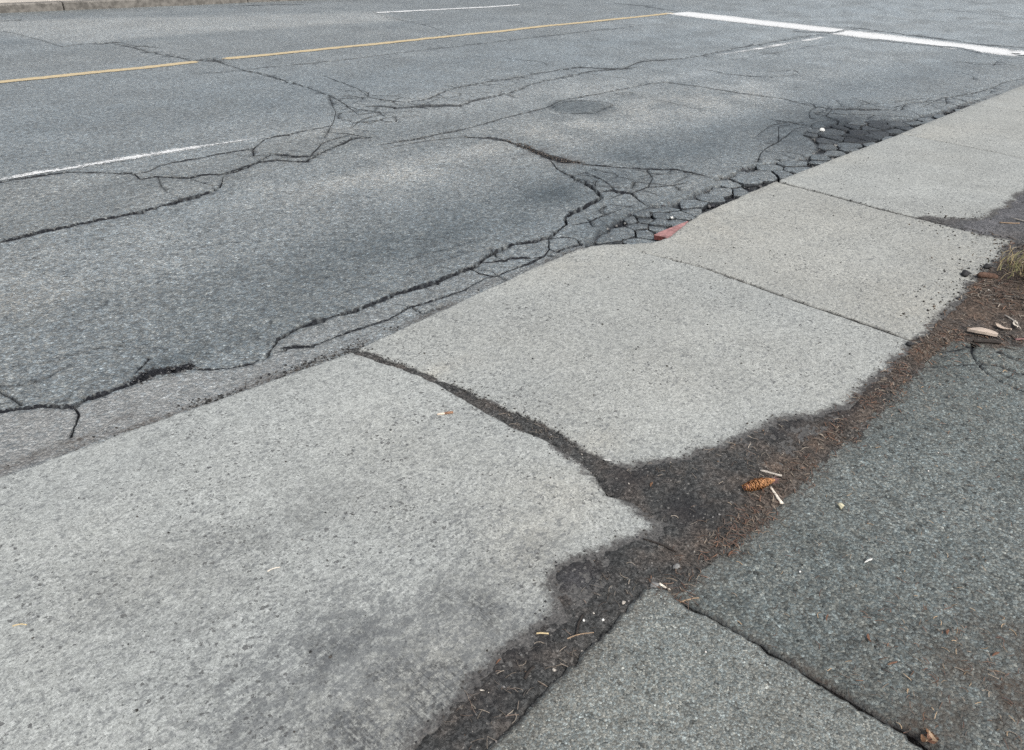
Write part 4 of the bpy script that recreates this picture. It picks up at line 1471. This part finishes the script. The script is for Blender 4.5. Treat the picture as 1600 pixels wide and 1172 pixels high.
M_RED = plain('faded_red_paint', (0.285, 0.155, 0.148), 0.8, .25, .30, 38, .0015)
M_REDCORE = plain('red_broken_core', (0.115, 0.04, 0.036), 0.9, .2, .4, 160, .002)
M_RUST = plain('rust_leaf', (0.15, 0.082, 0.055), 0.8, .2, .3, 150, .0008)
M_BROWNLEAF = plain('brown_leaf', (0.15, 0.085, 0.05), 0.8, .2, .35, 150, .0008)
M_SCALE = plain('cone_scale', (0.30, 0.150, 0.068), 0.75, .25, .5, 150, .0006)
M_CONECORE = plain('cone_core', (0.14, 0.05, 0.028), 0.85, .2, .3, 170, .0008)
M_CONETAIL = plain('cone_tail', (0.17, 0.10, 0.095), 0.85, .2, .3, 170, .0008)
M_FILTER = plain('cigarette_filter', (0.24, 0.135, 0.085), 0.75, .25, .3, 160, .0004)
M_PAPER = plain('cigarette_paper', (0.62, 0.52, 0.42), 0.75, .25, .12, 160, .0004)
M_CHIP = plain('wood_chip', (0.42, 0.35, 0.29), 0.8, .2, .18, 70, .0008, (1, 10, 10))

# ---- spruce cone
A, B = place(1163, 769), place(1208, 757)
ang = math.atan2(B.y - A.y, B.x - A.x)
Lc = (B - A).xy.length
cone = tag(empty('spruce_cone', (A.x, A.y, A.z), ang), 'orange-brown spruce cone lying in the soil between two pale sticks', 'cone')
prof = lambda t: 0.0165 * (np.sin(np.clip(t, 0, 1) * math.pi * .86 + .30) ** .7)
s_ = np.linspace(0, 1, 9)
V, F = tube(np.c_[s_ * Lc, s_ * 0, np.full(9, .0155)], prof(s_) * .80, 10)
link('core', mesh_from('core', V, F, M_CONECORE), cone)
V, F = [], []
rows_ = 17
for i in range(rows_):
    t = (i + .5) / rows_
    rr = float(prof(t))
    for k in range(9):
        an = 2 * math.pi * (k + .5 * (i % 2)) / 9 + .12 * i
        rot = Matrix.Rotation(an, 3, 'X')
        wd, ln = rr * random.uniform(.30, .46) + .0006, random.uniform(.0075, .0125)
        rot = rot @ Matrix.Rotation(random.uniform(-.18, .18), 3, 'Z')
        base = len(V)
        x0 = t * Lc
        for (lx, ly, lz) in ((0.003, -wd * .6, rr * .74), (0.003, wd * .6, rr * .74), (-ln * .55, wd, rr * .98), (-ln * .55, -wd, rr * .98), (-ln, 0, rr * random.uniform(1.0, 1.32)), (-ln * .6, 0, rr * .9)):
            q = rot @ Vector((0, ly, lz))
            V.append((x0 + lx + random.uniform(-.0006, .0006), q.y, q.z + .0155))
        F += [(base, base + 1, base + 2, base + 3), (base + 3, base + 2, base + 4), (base + 2, base + 5, base + 4), (base + 3, base + 4, base + 5)]
tag(link('scale', mesh_from('scale', V, F, M_SCALE, shade=False), cone), kind='stuff')
V, F = [], []
for k in range(26):
    a0 = np.array([Lc * .92, random.uniform(-.006, .006), .012 + random.uniform(-.006, .006)])
    e = a0 + np.array([random.uniform(.012, .040), random.uniform(-.012, .012), random.uniform(-.012, .004)])
    vv, ff = tube(np.array([a0, (a0 + e) / 2 + [0, .002, .001], e]), [.0016, .0013, .0006], 4)
    F += [tuple(i + len(V) for i in q) for q in ff]
    V += vv.tolist()
link('frayed_end', mesh_from('frayed_end', V, F, M_CONETAIL), cone)
V, F = tube(np.array([(-.004, 0, .015), (.004, 0, .0155), (.014, 0, .0155)]), [.004, .009, .0115], 9)
link('base_bract', mesh_from('base_bract', V, F, plain('cone_base', (0.20, 0.095, 0.075), .8, .2, .4, 150)), cone)

# ---- sticks beside the cone
rod('stick', (1187, 738), (1221, 747), .0042, M_WOOD2, 'pale grey stick lying just above the spruce cone', 'stick', .02)
rod('stick', (1203, 764), (1222, 788), .0052, M_WOOD, 'flat bleached stick pointing down and right from the spruce cone', 'stick', 0, .6, (.75, 1.15), n=6)
rod('stick', (1030, 913), (1049, 922), .0038, M_WOOD, 'short white stick on the tip of the paler asphalt panel', 'stick', -.08, .7, (1.1, .7))
rod('twig', (1062, 941), (1092, 934), .0022, M_TWIG, 'thin tan twig on the dark asphalt beside the panel seam', 'twig', .04, 1, (1, .7))
rod('straw', (838, 990), (857, 991), .0022, M_STRAW, 'short yellow straw in the soil left of the paler asphalt panel', 'straw', .03)
rod('twig', (886, 1000), (928, 989), .0019, M_TWIG, 'long thin tan twig across the soil beside the paler asphalt edge', 'twig', .06, 1, (1, .6))
rod('twig', (901, 993), (911, 962), .0026, M_DARKTWIG, 'black twig standing out in the soil above the long tan twig', 'twig', .06)
rod('twig', (1005, 842), (1056, 864), .0030, M_DARKTWIG, 'long dark twig in the soil right of the pointed slab corner', 'twig', .05, 1, (.7, 1))
rod('twig', (820, 1062), (834, 1043), .0034, M_DARKTWIG, 'thick black twig at the edge of the paler asphalt', 'twig', .04)
rod('straw', (750, 1079), (764, 1084), .0018, M_WOOD, 'small white straw at the soil edge low on the front slab', 'straw', .05)
rod('straw', (20, 979), (42, 977), .0017, M_STRAW, 'tan straw on the concrete near the left margin', 'straw', .12)
rod('straw', (418, 894), (438, 887), .0015, M_WOOD, 'pale straw on the middle of the front concrete slab', 'straw', .12)
rod('twig', (1578, 346), (1612, 368), .0055, M_WOOD2, 'crooked pale twig on the grey soil beyond the third slab', 'twig', .10, 1, (.5, 1.2), zend=.02)
rod('twig', (1560, 352), (1590, 357), .0045, M_TWIG, 'dull brown twig beside the crooked pale twig', 'twig', -.06)
rod('stick', (1520, 535), (1562, 537), .0080, M_DARKTWIG, 'dark stick lying under the pale wood chip', 'stick', .02, .8, (.8, 1.1))
rod('twig', (1585, 533), (1640, 533), .006, M_CONETAIL, 'reddish twig at the soil edge by the right margin', 'twig', .02)
rod('twig', (1568, 498), (1592, 520), .004, M_WOOD2, 'thin grey twig on the needle litter above the reddish twig', 'twig', .08, 1, (1, .5), zend=.01)

# ---- wood chip with pointed ends
A, B = place(1509, 522), place(1557, 530)
Lw = (B - A).xy.length
out = [(0, 0), (.18, .012), (.45, .021), (.72, .016), (.93, .010), (1, .002), (.94, -.010), (.6, -.014), (.25, -.010)]
n = len(out)
V = [(x * Lw, y * 1.3, .014 + .006 * math.sin(x * 3) + .003) for x, y in out] + [(x * Lw, y * 1.3, .006 + .006 * math.sin(x * 3)) for x, y in out] + [(Lw * .5, .002, .026), (Lw * .5, .002, .010)]
F = [(i, (i + 1) % n, 2 * n) for i in range(n)] + [(n + (i + 1) % n, n + i, 2 * n + 1) for i in range(n)] + [(i, n + i, n + (i + 1) % n, (i + 1) % n) for i in range(n)]
thing_mesh('wood_chip', V, F, M_CHIP, 'pale pinkish wood chip with pointed ends where the needle litter meets the dark asphalt', 'wood chip', (A.x, A.y, A.z + .004), math.atan2(B.y - A.y, B.x - A.x), shade=False)

# ---- fallen bark cone and stones on the third slab
A, B = place(1526, 434), place(1558, 438)
Lb = (B - A).xy.length
s_ = np.linspace(0, 1, 14)
V, F = tube(np.c_[s_ * Lb, .01 * np.sin(s_ * 3), np.full(14, .0155)], .0160 * np.array([.45, .80, .95, 1, 1.02, .98, 1.0, 1.03, 1, .98, .95, .88, .75, .45]), 12)
V = V + noise2(V[:, :2] + V[:, 2:], 60, 5)[:, None] * .0012
thing_mesh('fallen_cone', V, F, M_DUNG, 'closed dark brown cone lying on the concrete at the edge of the needle litter', 'cone', (A.x, A.y, A.z), math.atan2(B.y - A.y, B.x - A.x))
rock('stone', 1508, 430, (.048, .036, .028), M_STONE, 'black stone on the concrete left of the closed brown cone', 'stone', 3)
rock('stone', 1542, 418, (.045, .034, .026), M_STONE, 'small dark stone behind the closed brown cone', 'stone', 9)
rock('stone', 1420, 541, (.032, .028, .018), M_STONE, 'dark stone where the second joint meets the soil', 'stone', 13)
rock('stone', 1056, 888, (.022, .017, .012), M_STONE2, 'small grey stone in the soil above the tip of the paler asphalt', 'stone', 21)
rock('stone', 1022, 916, (.026, .018, .008), M_STONE2, 'flat grey stone at the tip of the paler asphalt panel', 'stone', 27)
rock('pebble', 942, 969, (.008, .007, .005), M_PALE, 'tiny white pebble on the soil edge, right of the two', 'pebble', 31)
rock('pebble', 912, 971, (.008, .007, .006), M_PALE, 'tiny white pebble in the soil beside the black twig', 'pebble', 33)
rock('pebble', 974, 943, (.014, .009, .006), M_WOOD2, 'pale flat pebble at the jagged soil edge above the white ones', 'pebble', 35)
rock('bud', 1313, 793, (.022, .017, .015), M_BUD, 'beige plant bud alone on the dark asphalt right of the cone', 'bud', 41, .8)
rock('paper_scrap', 1284, 205, (.030, .050, .030), M_PALE, 'small white scrap in the shattered asphalt at the far kerb', 'scrap', 51, .4, None, True)
rock('paper_scrap', 1049, 342, (.022, .022, .018), M_PALE, 'tiny white scrap on the broken asphalt behind the red board', 'scrap', 53, 0, None, True)
rock('pebble', 1250, 893, (.007, .006, .005), M_PALE, 'tiny pinkish white pebble on the dark asphalt left of the white petal', 'pebble', 37)


# ---- flat curled flakes
def flake(name, px, py, L, W, mat, label, cat, rz, curl=.3, seed=0, taper=.35, thick=.0012):
    n_ = 7
    r = np.random.default_rng(seed)
    V = []
    for i in range(n_):
        t = i / (n_ - 1)
        w = W * (math.sin(math.pi * min(1, .12 + t * .88)) ** .7) * (taper + (1 - taper) * t)
        zc = curl * L * (t - .5) ** 2 + .0015
        for u in (-1, 0, 1):
            V.append((t * L - L / 2, u * w / 2 + .10 * L * math.sin(t * 2.6), zc + abs(u) * W * curl * .5 + r.normal() * .0003))
    m_ = len(V)
    V = V + [(a, b, c - thick) for a, b, c in V]
    F = []
    for i in range(n_ - 1):
        for u in range(2):
            a = i * 3 + u
            F.append((a, a + 3, a + 4, a + 1))
            F.append((m_ + a + 1, m_ + a + 4, m_ + a + 3, m_ + a))
        F += [(i * 3, m_ + i * 3, m_ + i * 3 + 3, i * 3 + 3), (i * 3 + 2, i * 3 + 5, m_ + i * 3 + 5, m_ + i * 3 + 2)]
    F += [(0, 1, m_ + 1, m_), (1, 2, m_ + 2, m_ + 1)]
    e = (n_ - 1) * 3
    F += [(e + 1, e, m_ + e, m_ + e + 1), (e + 2, e + 1, m_ + e + 1, m_ + e + 2)]
    p = place(px, py)
    return thing_mesh(name, V, F, mat, label, cat, (p.x, p.y, p.z + thick + .0015), rz)


flake('petal', 1357, 879, .036, .010, M_PALE, 'white petal with a pointed tail on the dark asphalt', 'petal', -.35, .25, 3, .12, .002)
flake('petal', 949, 721, .026, .009, M_PALE, 'white petal at the broken lower corner of the second slab', 'petal', -1.0, .3, 5)
flake('dry_leaf', 1565, 517, .075, .035, M_CHIP, 'pale curled leaf on the needle litter right of the wood chip', 'leaf', 1.2, .5, 7)
flake('dry_leaf', 1587, 513, .07, .03, M_WOOD, 'whitish curled leaf at the right margin of the needle litter', 'leaf', .3, .4, 9)
flake('bark_flake', 1358, 998, .026, .010, M_RUST, 'curled rust flake near the middle of the dark asphalt', 'flake', .6, .3, 11)
flake('bark_flake', 1481, 989, .022, .010, M_RUST, 'bright rust flake right of the curled one on the dark asphalt', 'flake', .1, .2, 13)
flake('bark_flake', 1293, 966, .026, .006, M_RUST, 'narrow rust flake on the dark asphalt above the seam', 'flake', .2, .2, 15)
flake('bark_flake', 1395, 1038, .030, .006, M_RUST, 'narrow rust flake lower down near the seam', 'flake', -.5, .2, 17)
flake('bark_flake', 1556, 1024, .028, .008, M_RUST, 'rust flake in the needle patch at the lower right', 'flake', -.4, .2, 19)
flake('bark_flake', 779, 1035, .020, .006, M_RUST, 'orange flake at the soil edge of the front slab', 'flake', .1, .2, 21)
flake('bark_flake', 1018, 760, .026, .010, M_BROWNLEAF, 'reddish brown flake in the dark soil left of the cone', 'flake', .3, .2, 23)
flake('bark_flake', 1142, 866, .030, .008, M_RUST, 'rust sliver on the asphalt edge below the cone', 'flake', .0, .2, 25)

# ---- heap of dead leaves at the seam, bottom right
p0 = place(1452, 1158)
heap = tag(empty('leaf_heap', (p0.x, p0.y, p0.z)), 'small heap of brown and orange dead leaves at the lower end of the seam', 'leaves')
for k in range(9):
    L = random.uniform(.014, .026)
    W = L * random.uniform(.35, .6)
    V, F = [], []
    for i in range(5):
        t = i / 4
        w = W * math.sin(math.pi * min(.97, .1 + t * .85))
        for u in (-1, 0, 1):
            V.append((t * L - L / 2, u * w / 2, .006 * (t - .5) ** 2 * 4 + abs(u) * .002))
    for i in range(4):
        for u in range(2):
            a = i * 3 + u
            F.append((a, a + 3, a + 4, a + 1))
    o = link('leaf', mesh_from('leaf', V, F, (M_RUST, M_BROWNLEAF, M_BROWNLEAF, M_TWIG)[k % 4]), heap, (random.uniform(-.022, .022), random.uniform(-.014, .014), .004 + .0016 * k))
    o.rotation_euler = (random.uniform(-.5, .5), random.uniform(-.4, .4), random.uniform(0, 6.3))

# ---- cigarette end on the front slab
A, B = place(683, 648), place(708, 645)
Lg = (B - A).xy.length
cig = tag(empty('cigarette_end', (A.x, A.y, A.z), math.atan2(B.y - A.y, B.x - A.x)), 'flattened cigarette end with brown filter on the front concrete slab near the open joint', 'cigarette end')
V, F = tube(np.array([(0, 0, .0035), (Lg * .2, .0006, .0035), (Lg * .48, 0, .0036)]), [.0034, .0040, .0042], 8, .75)
link('paper', mesh_from('paper', V, F, M_PAPER), cig)
V, F = tube(np.array([(Lg * .485, 0, .0042), (Lg * .75, 0, .0043), (Lg, 0, .0042)]), [.0052, .0054, .0052], 8, .8)
link('filter', mesh_from('filter', V, F, M_FILTER), cig)

# ---- red board lodged against the chipped kerb
quad = ats([(1021, 366), (1033, 360), (1052, 352.5), (1076, 344.5), (1085, 349), (1066, 360.5), (1050, 367.5), (1043, 372), (1035, 368.5)], z=.038)
qc = quad.mean(0)
q = (quad - qc) * .90
q = q + rng.normal(size=q.shape) * .003
n = len(q)
zt = .036 + q[:, 0] * .02
V = np.vstack([np.c_[q * .985, zt], np.c_[q, zt - .003], np.c_[q * [.98, .95], zt - .028]])
board = tag(empty('red_board', (qc[0], qc[1], 0)), 'broken faded red board lodged against the chipped kerb corner', 'board')
link('painted_face', mesh_from('painted_face', V[:2 * n], [tuple(range(n))[::-1]] + [(i, (i + 1) % n, n + (i + 1) % n, n + i)[::-1] for i in range(n)], M_RED, shade=False), board)
link('broken_edge', mesh_from('broken_edge', np.vstack([np.c_[q * .995, zt - .0032], V[2 * n:]]), [tuple(range(n, 2 * n))] + [(i, (i + 1) % n, n + (i + 1) % n, n + i)[::-1] for i in range(n)], M_REDCORE, shade=False), board)


# ------------------------------------------------------------------ stuff: needles, crumbs, grass
def sample_in(weightf, n_, lo, hi, batch=6):
    out = []
    tot = 0
    while tot < n_:
        p = rng.uniform(lo, hi, (n_ * batch, 2))
        w = weightf(p)
        p = p[rng.uniform(size=len(p)) < w]
        out.append(p)
        tot += len(p)
        batch = max(batch, 12)
        if len(out) > 12:
            break
    return np.vstack(out)[:n_]


def surf_z(p):
    z_ = walk_surface(p)
    sdl = soil_sd(p)
    z_ = z_ + .003 * (sdl > 0) + .03 * smooth(3.5, 4.3, p[:, 0]) * smooth(0.0, 0.3, sdl)
    inl = in_poly(dq, p)
    z_ = np.where(inl, drive_z_up(p), z_)
    ond = in_poly(q_drive, p)
    z_ = np.where(ond, drive_z(p), z_)
    return z_


q_drive = np.vstack([[(9.0, 0.35), (5.5, 0.42)], EDGE_R, SEAM, [(1.55, SOUTH), (9.0, SOUTH)]])


def needles(name, P, lens, palette, wid=.0009):
    n_ = len(P)
    a = rng.uniform(0, 2 * math.pi, n_)
    L = rng.uniform(lens[0], lens[1], n_)
    cv = rng.normal(size=n_) * .35
    zb_ = surf_z(P) + rng.uniform(.0008, .006, n_)
    tilt = rng.normal(size=n_) * .10
    V = np.zeros((n_, 8, 3))
    w = wid * rng.uniform(.6, 1.4, n_) * (1 + .35 * np.clip(np.hypot(P[:, 0], P[:, 1]) - 2, 0, 4))
    for i, t in enumerate((-.5, -.17, .17, .5)):
        ang_ = a + cv * t * 2
        cx_ = P[:, 0] + np.cos(a) * L * t - np.sin(a) * cv * L * (t * t) * 1.2
        cy_ = P[:, 1] + np.sin(a) * L * t + np.cos(a) * cv * L * (t * t) * 1.2
        nx, ny = -np.sin(ang_), np.cos(ang_)
        zz = zb_ + tilt * L * t + .002 * (1 - 4 * t * t)
        for j, sgn in enumerate((-1, 1)):
            V[:, i * 2 + j, 0] = cx_ + nx * w * sgn
            V[:, i * 2 + j, 1] = cy_ + ny * w * sgn
            V[:, i * 2 + j, 2] = zz + (w * .6 if sgn > 0 else 0)
    base_ = (np.arange(n_) * 8)[:, None]
    F = np.vstack([base_ + np.array([[2 * i, 2 * i + 2, 2 * i + 3, 2 * i + 1]]) for i in range(3)])
    pal = np.array(palette)
    c = pal[rng.integers(0, len(pal), n_)] * rng.uniform(.6, 1.35, (n_, 1))
    return tag(link(name, mesh_from(name, V.reshape(-1, 3), F, MAT_TINT, None, np.repeat(c, 8, 0))), kind='stuff')


RUSTY = [(.11, .075, .055), (.14, .082, .055), (.085, .064, .052), (.19, .155, .12), (.066, .056, .048), (.10, .06, .046), (.08, .073, .064)]
DULL = [(.10, .088, .072), (.16, .135, .11), (.07, .062, .055), (.22, .19, .155), (.11, .082, .065)]
edge_line = np.vstack([EDGE_R])
edge_l2 = EDGE_L


def w_edge(p):
    d_ = poly_dist(edge_line, p, False)
    s__ = soil_sd(p)
    return np.exp(-(d_ / .055) ** 2) * np.where(s__ > -.02, 1, .30) * smooth(4.2, 3.3, p[:, 0]) * np.clip(.55 + .8 * noise2(p, 7, 200), 0, 1)


needles('needle_litter', sample_in(w_edge, 1300, (1.2, .3), (4.2, 1.6), 10), (.012, .034), RUSTY)


def w_soil(p):
    return (soil_sd(p) > .01) * np.where(p[:, 0] > 3.45, 0, 1) * np.clip(.25 + .7 * noise2(p, 6, 203), 0, 1)


needles('needle_litter', sample_in(w_soil, 380, (.3, .5), (3.5, 1.8), 8), (.010, .032), DULL, .0007)


def w_bed(p):
    return np.clip(1 - 1.5 * blob(p, 1590, 332, .75, .30, True), 0, 1) * (soil_sd(p) > .0) * (p[:, 0] > 3.3) * (p[:, 1] < 1.15 - .12 * smooth(5, 6, p[:, 0])) * np.clip(.6 + .6 * noise2(p, 5, 205), 0, 1)


needles('needle_litter', sample_in(w_bed, 2600, (3.3, .2), (6.2, 1.3), 6), (.02, .055), RUSTY + DULL, .0010)


def w_drive(p):
    a = .10 + .9 * blob(p, 1560, 1060, .22, .22, True) + .35 * blob(p, 1400, 960, .3, .25, True) + .5 * blob(p, 1445, 1120, .15, .06, True) + .25 * blob(p, 1500, 600, .6, .3, True)
    return in_poly(q_drive, p) * np.clip(a, 0, 1)


needles('needle_litter', sample_in(w_drive, 1250, (1.1, -.4), (3.9, .8), 8), (.008, .026), RUSTY + [(.30, .22, .14)], .0007)


def crumbs(name, P, size, palette, zf, pw=2.0):
    V0, F0 = ICO0
    n_ = len(P)
    s__ = size[0] + (size[1] - size[0]) * rng.uniform(size=n_) ** pw
    V = V0[None] * (1 + .35 * rng.normal(size=(n_, 12, 1)).clip(-1, 1)) * s__[:, None, None] * .5
    V = V * rng.uniform(.65, 1.25, (n_, 1, 3)) * [1, 1, .75]
    V[:, :, :2] += P[:, None, :]
    V[:, :, 2] += (zf(P) + s__ * .25)[:, None]
    F = (F0[None] + (np.arange(n_) * 12)[:, None, None]).reshape(-1, 3)
    pal = np.array(palette)
    c = pal[rng.integers(0, len(pal), n_)] * rng.uniform(.7, 1.3, (n_, 1))
    return tag(link(name, mesh_from(name, V.reshape(-1, 3), F, MAT_TINT, None, np.repeat(c, 12, 0), shade=False)), kind='stuff')


BLACKS = [(.02, .02, .02), (.035, .033, .03), (.05, .045, .04), (.025, .025, .028)]
GREYS = [(.09, .088, .085), (.05, .05, .05), (.16, .155, .15), (.03, .03, .03)]
# grit lying on the slabs
crumbs('grit', sample_in(lambda p: (soil_sd(p) < -.03) * np.clip(.5 + .6 * noise2(p, 2, 210), .1, 1), 620, (-.1, .95), (9.0, 2.38), 3), (.002, .0085), BLACKS, walk_surface, 3.0)
# grit along the joints and the soil margin
jl = [JC2, JB, JA]


def w_joint(p):
    d_ = np.minimum.reduce([poly_dist(j_, p, False) * (1 if k == 0 else 2.2) for k, j_ in enumerate(jl)])
    return np.exp(-(d_ / .022) ** 2)


crumbs('grit', sample_in(w_joint, 700, (1.4, .9), (5.3, 2.42), 20), (.002, .008), BLACKS + GREYS, walk_surface)
crumbs('grit', sample_in(lambda p: np.exp(-(soil_sd(p) / .03) ** 2) * (p[:, 1] > .78), 1500, (.4, .6), (5.4, 2.0), 8), (.002, .0075), BLACKS + GREYS, lambda p: walk_surface(p) - .001)
crumbs('grit', sample_in(lambda p: np.exp(-np.clip(-soil_sd(p), 0, 9) / .07) * (soil_sd(p) < 0) * (p[:, 1] > .78), 420, (3.5, .75), (5.2, 1.4), 8), (.003, .012), BLACKS + [(.10, .075, .055)], walk_surface, 2.5)
# gravel in the soil
crumbs('gravel', sample_in(lambda p: (soil_sd(p) > 0) * 1.0, 1100, (.4, .3), (6.0, 1.8), 6), (.002, .010), GREYS + [(.12, .085, .06), (.3, .28, .25)], lambda p: surf_z(p) - .002, 3.0)
# loose stones in the gutter and in the shattered zone
crumbs('gravel', sample_in(lambda p: (sdist(ZA, p) > -.02) * 1.0, 1500, ZA.min(0), ZA.max(0), 8), (.006, .030), [(.06, .065, .07), (.10, .10, .10), (.035, .035, .04), (.15, .15, .145)], lambda p: np.full(len(p), -.022), 2.5)


def w_gut(p):
    kl = np.vstack([K1, K2])
    return np.exp(-(poly_dist(kl + [0, .03], p, False) / .03) ** 2) * np.clip(.4 + noise2(p, 5, 215), 0, 1)


crumbs('gravel', sample_in(w_gut, 420, (-.2, 2.35), (3.6, 2.7), 10), (.003, .012), BLACKS + GREYS, road_z)
dline = np.vstack([ats([(800, 220), (850, 243), (906, 256)])])
crumbs('gravel', sample_in(lambda p: np.exp(-(poly_dist(dline, p, False) / .05) ** 2), 320, dline.min(0) - .1, dline.max(0) + .1, 8), (.005, .016), [(.075, .062, .052), (.05, .046, .042), (.10, .088, .078)], lambda p: road_z(p) - .004)
crumbs('gravel', sample_in(lambda p: np.exp(-(poly_dist(hb, p) / .012) ** 2), 160, hb.min(0) - .04, hb.max(0) + .04, 12), (.003, .011), [(.05, .05, .055), (.09, .09, .09), (.03, .03, .03)], lambda p: road_z(p) - .003 * in_poly(hb, p), 2.0)
# pale and dark loose grit on the driveway
crumbs('grit', sample_in(lambda p: (in_poly(q_drive, p) | in_poly(dq, p)) * 1.0, 420, (.6, -.4), (4.2, .9), 4), (.002, .0065), [(.45, .43, .40), (.03, .03, .03), (.04, .04, .04), (.30, .28, .26)], surf_z, 3.0)


# ---- dry grass tuft at the right margin
def tuft(px, py, n_, h, spread, label, seed):  # matted dry grass, blades nobody could count
    r = np.random.default_rng(seed)
    p = place(px, py)
    V, F, C = [], [], []
    pal = np.array([(.22, .18, .09), (.17, .16, .075), (.26, .21, .12), (.12, .12, .055), (.15, .10, .055)])
    for k in range(n_):
        b = r.normal(size=2) * spread * [.5, .5]
        a = r.uniform(0, 6.28)
        L = h * r.uniform(.5, 1.2)
        lean = r.uniform(.6, 1.5)
        w = r.uniform(.0012, .0028)
        nx, ny = -math.sin(a), math.cos(a)
        base_ = len(V)
        for i in range(4):
            t = i / 3
            d_ = L * lean * t * t
            zz = L * t * (1 - .35 * lean * t)
            ww = w * (1 - .8 * t)
            cx_, cy_ = b[0] + math.cos(a) * d_, b[1] + math.sin(a) * d_
            V += [(cx_ - nx * ww, cy_ - ny * ww, zz), (cx_ + nx * ww, cy_ + ny * ww, zz + ww * .5)]
        F += [(base_ + 2 * i, base_ + 2 * i + 2, base_ + 2 * i + 3, base_ + 2 * i + 1) for i in range(3)]
        c = pal[r.integers(0, len(pal))] * r.uniform(.7, 1.3)
        C += [c] * 8
    o = link('dry_grass', mesh_from('dry_grass', V, np.array(F), MAT_TINT, None, np.array(C)), None, (p.x, p.y, p.z + .02))
    return tag(o, kind='stuff')


tuft(1640, 446, 1200, .055, .19, None, 1)
# things of one kind share a group
GROUPS = {'stick': 'sticks lying about the soil strip', 'twig': 'twigs lying in the soil and on the driveway', 'straw': 'short straws on the pavement and soil',
          'pebble': 'small pale pebbles', 'stone': 'small stones along the pavement edge', 'flake': 'rust-brown flakes scattered on the driveway',
          'petal': 'white petals on the ground', 'leaf': 'curled leaves on the needle litter', 'scrap': 'white scraps on the broken asphalt', 'cone': 'fallen cones'}
for o in scene.objects:
    if o.parent is None and o.get('category') in GROUPS:
        o['group'] = GROUPS[o['category']]
print('done')
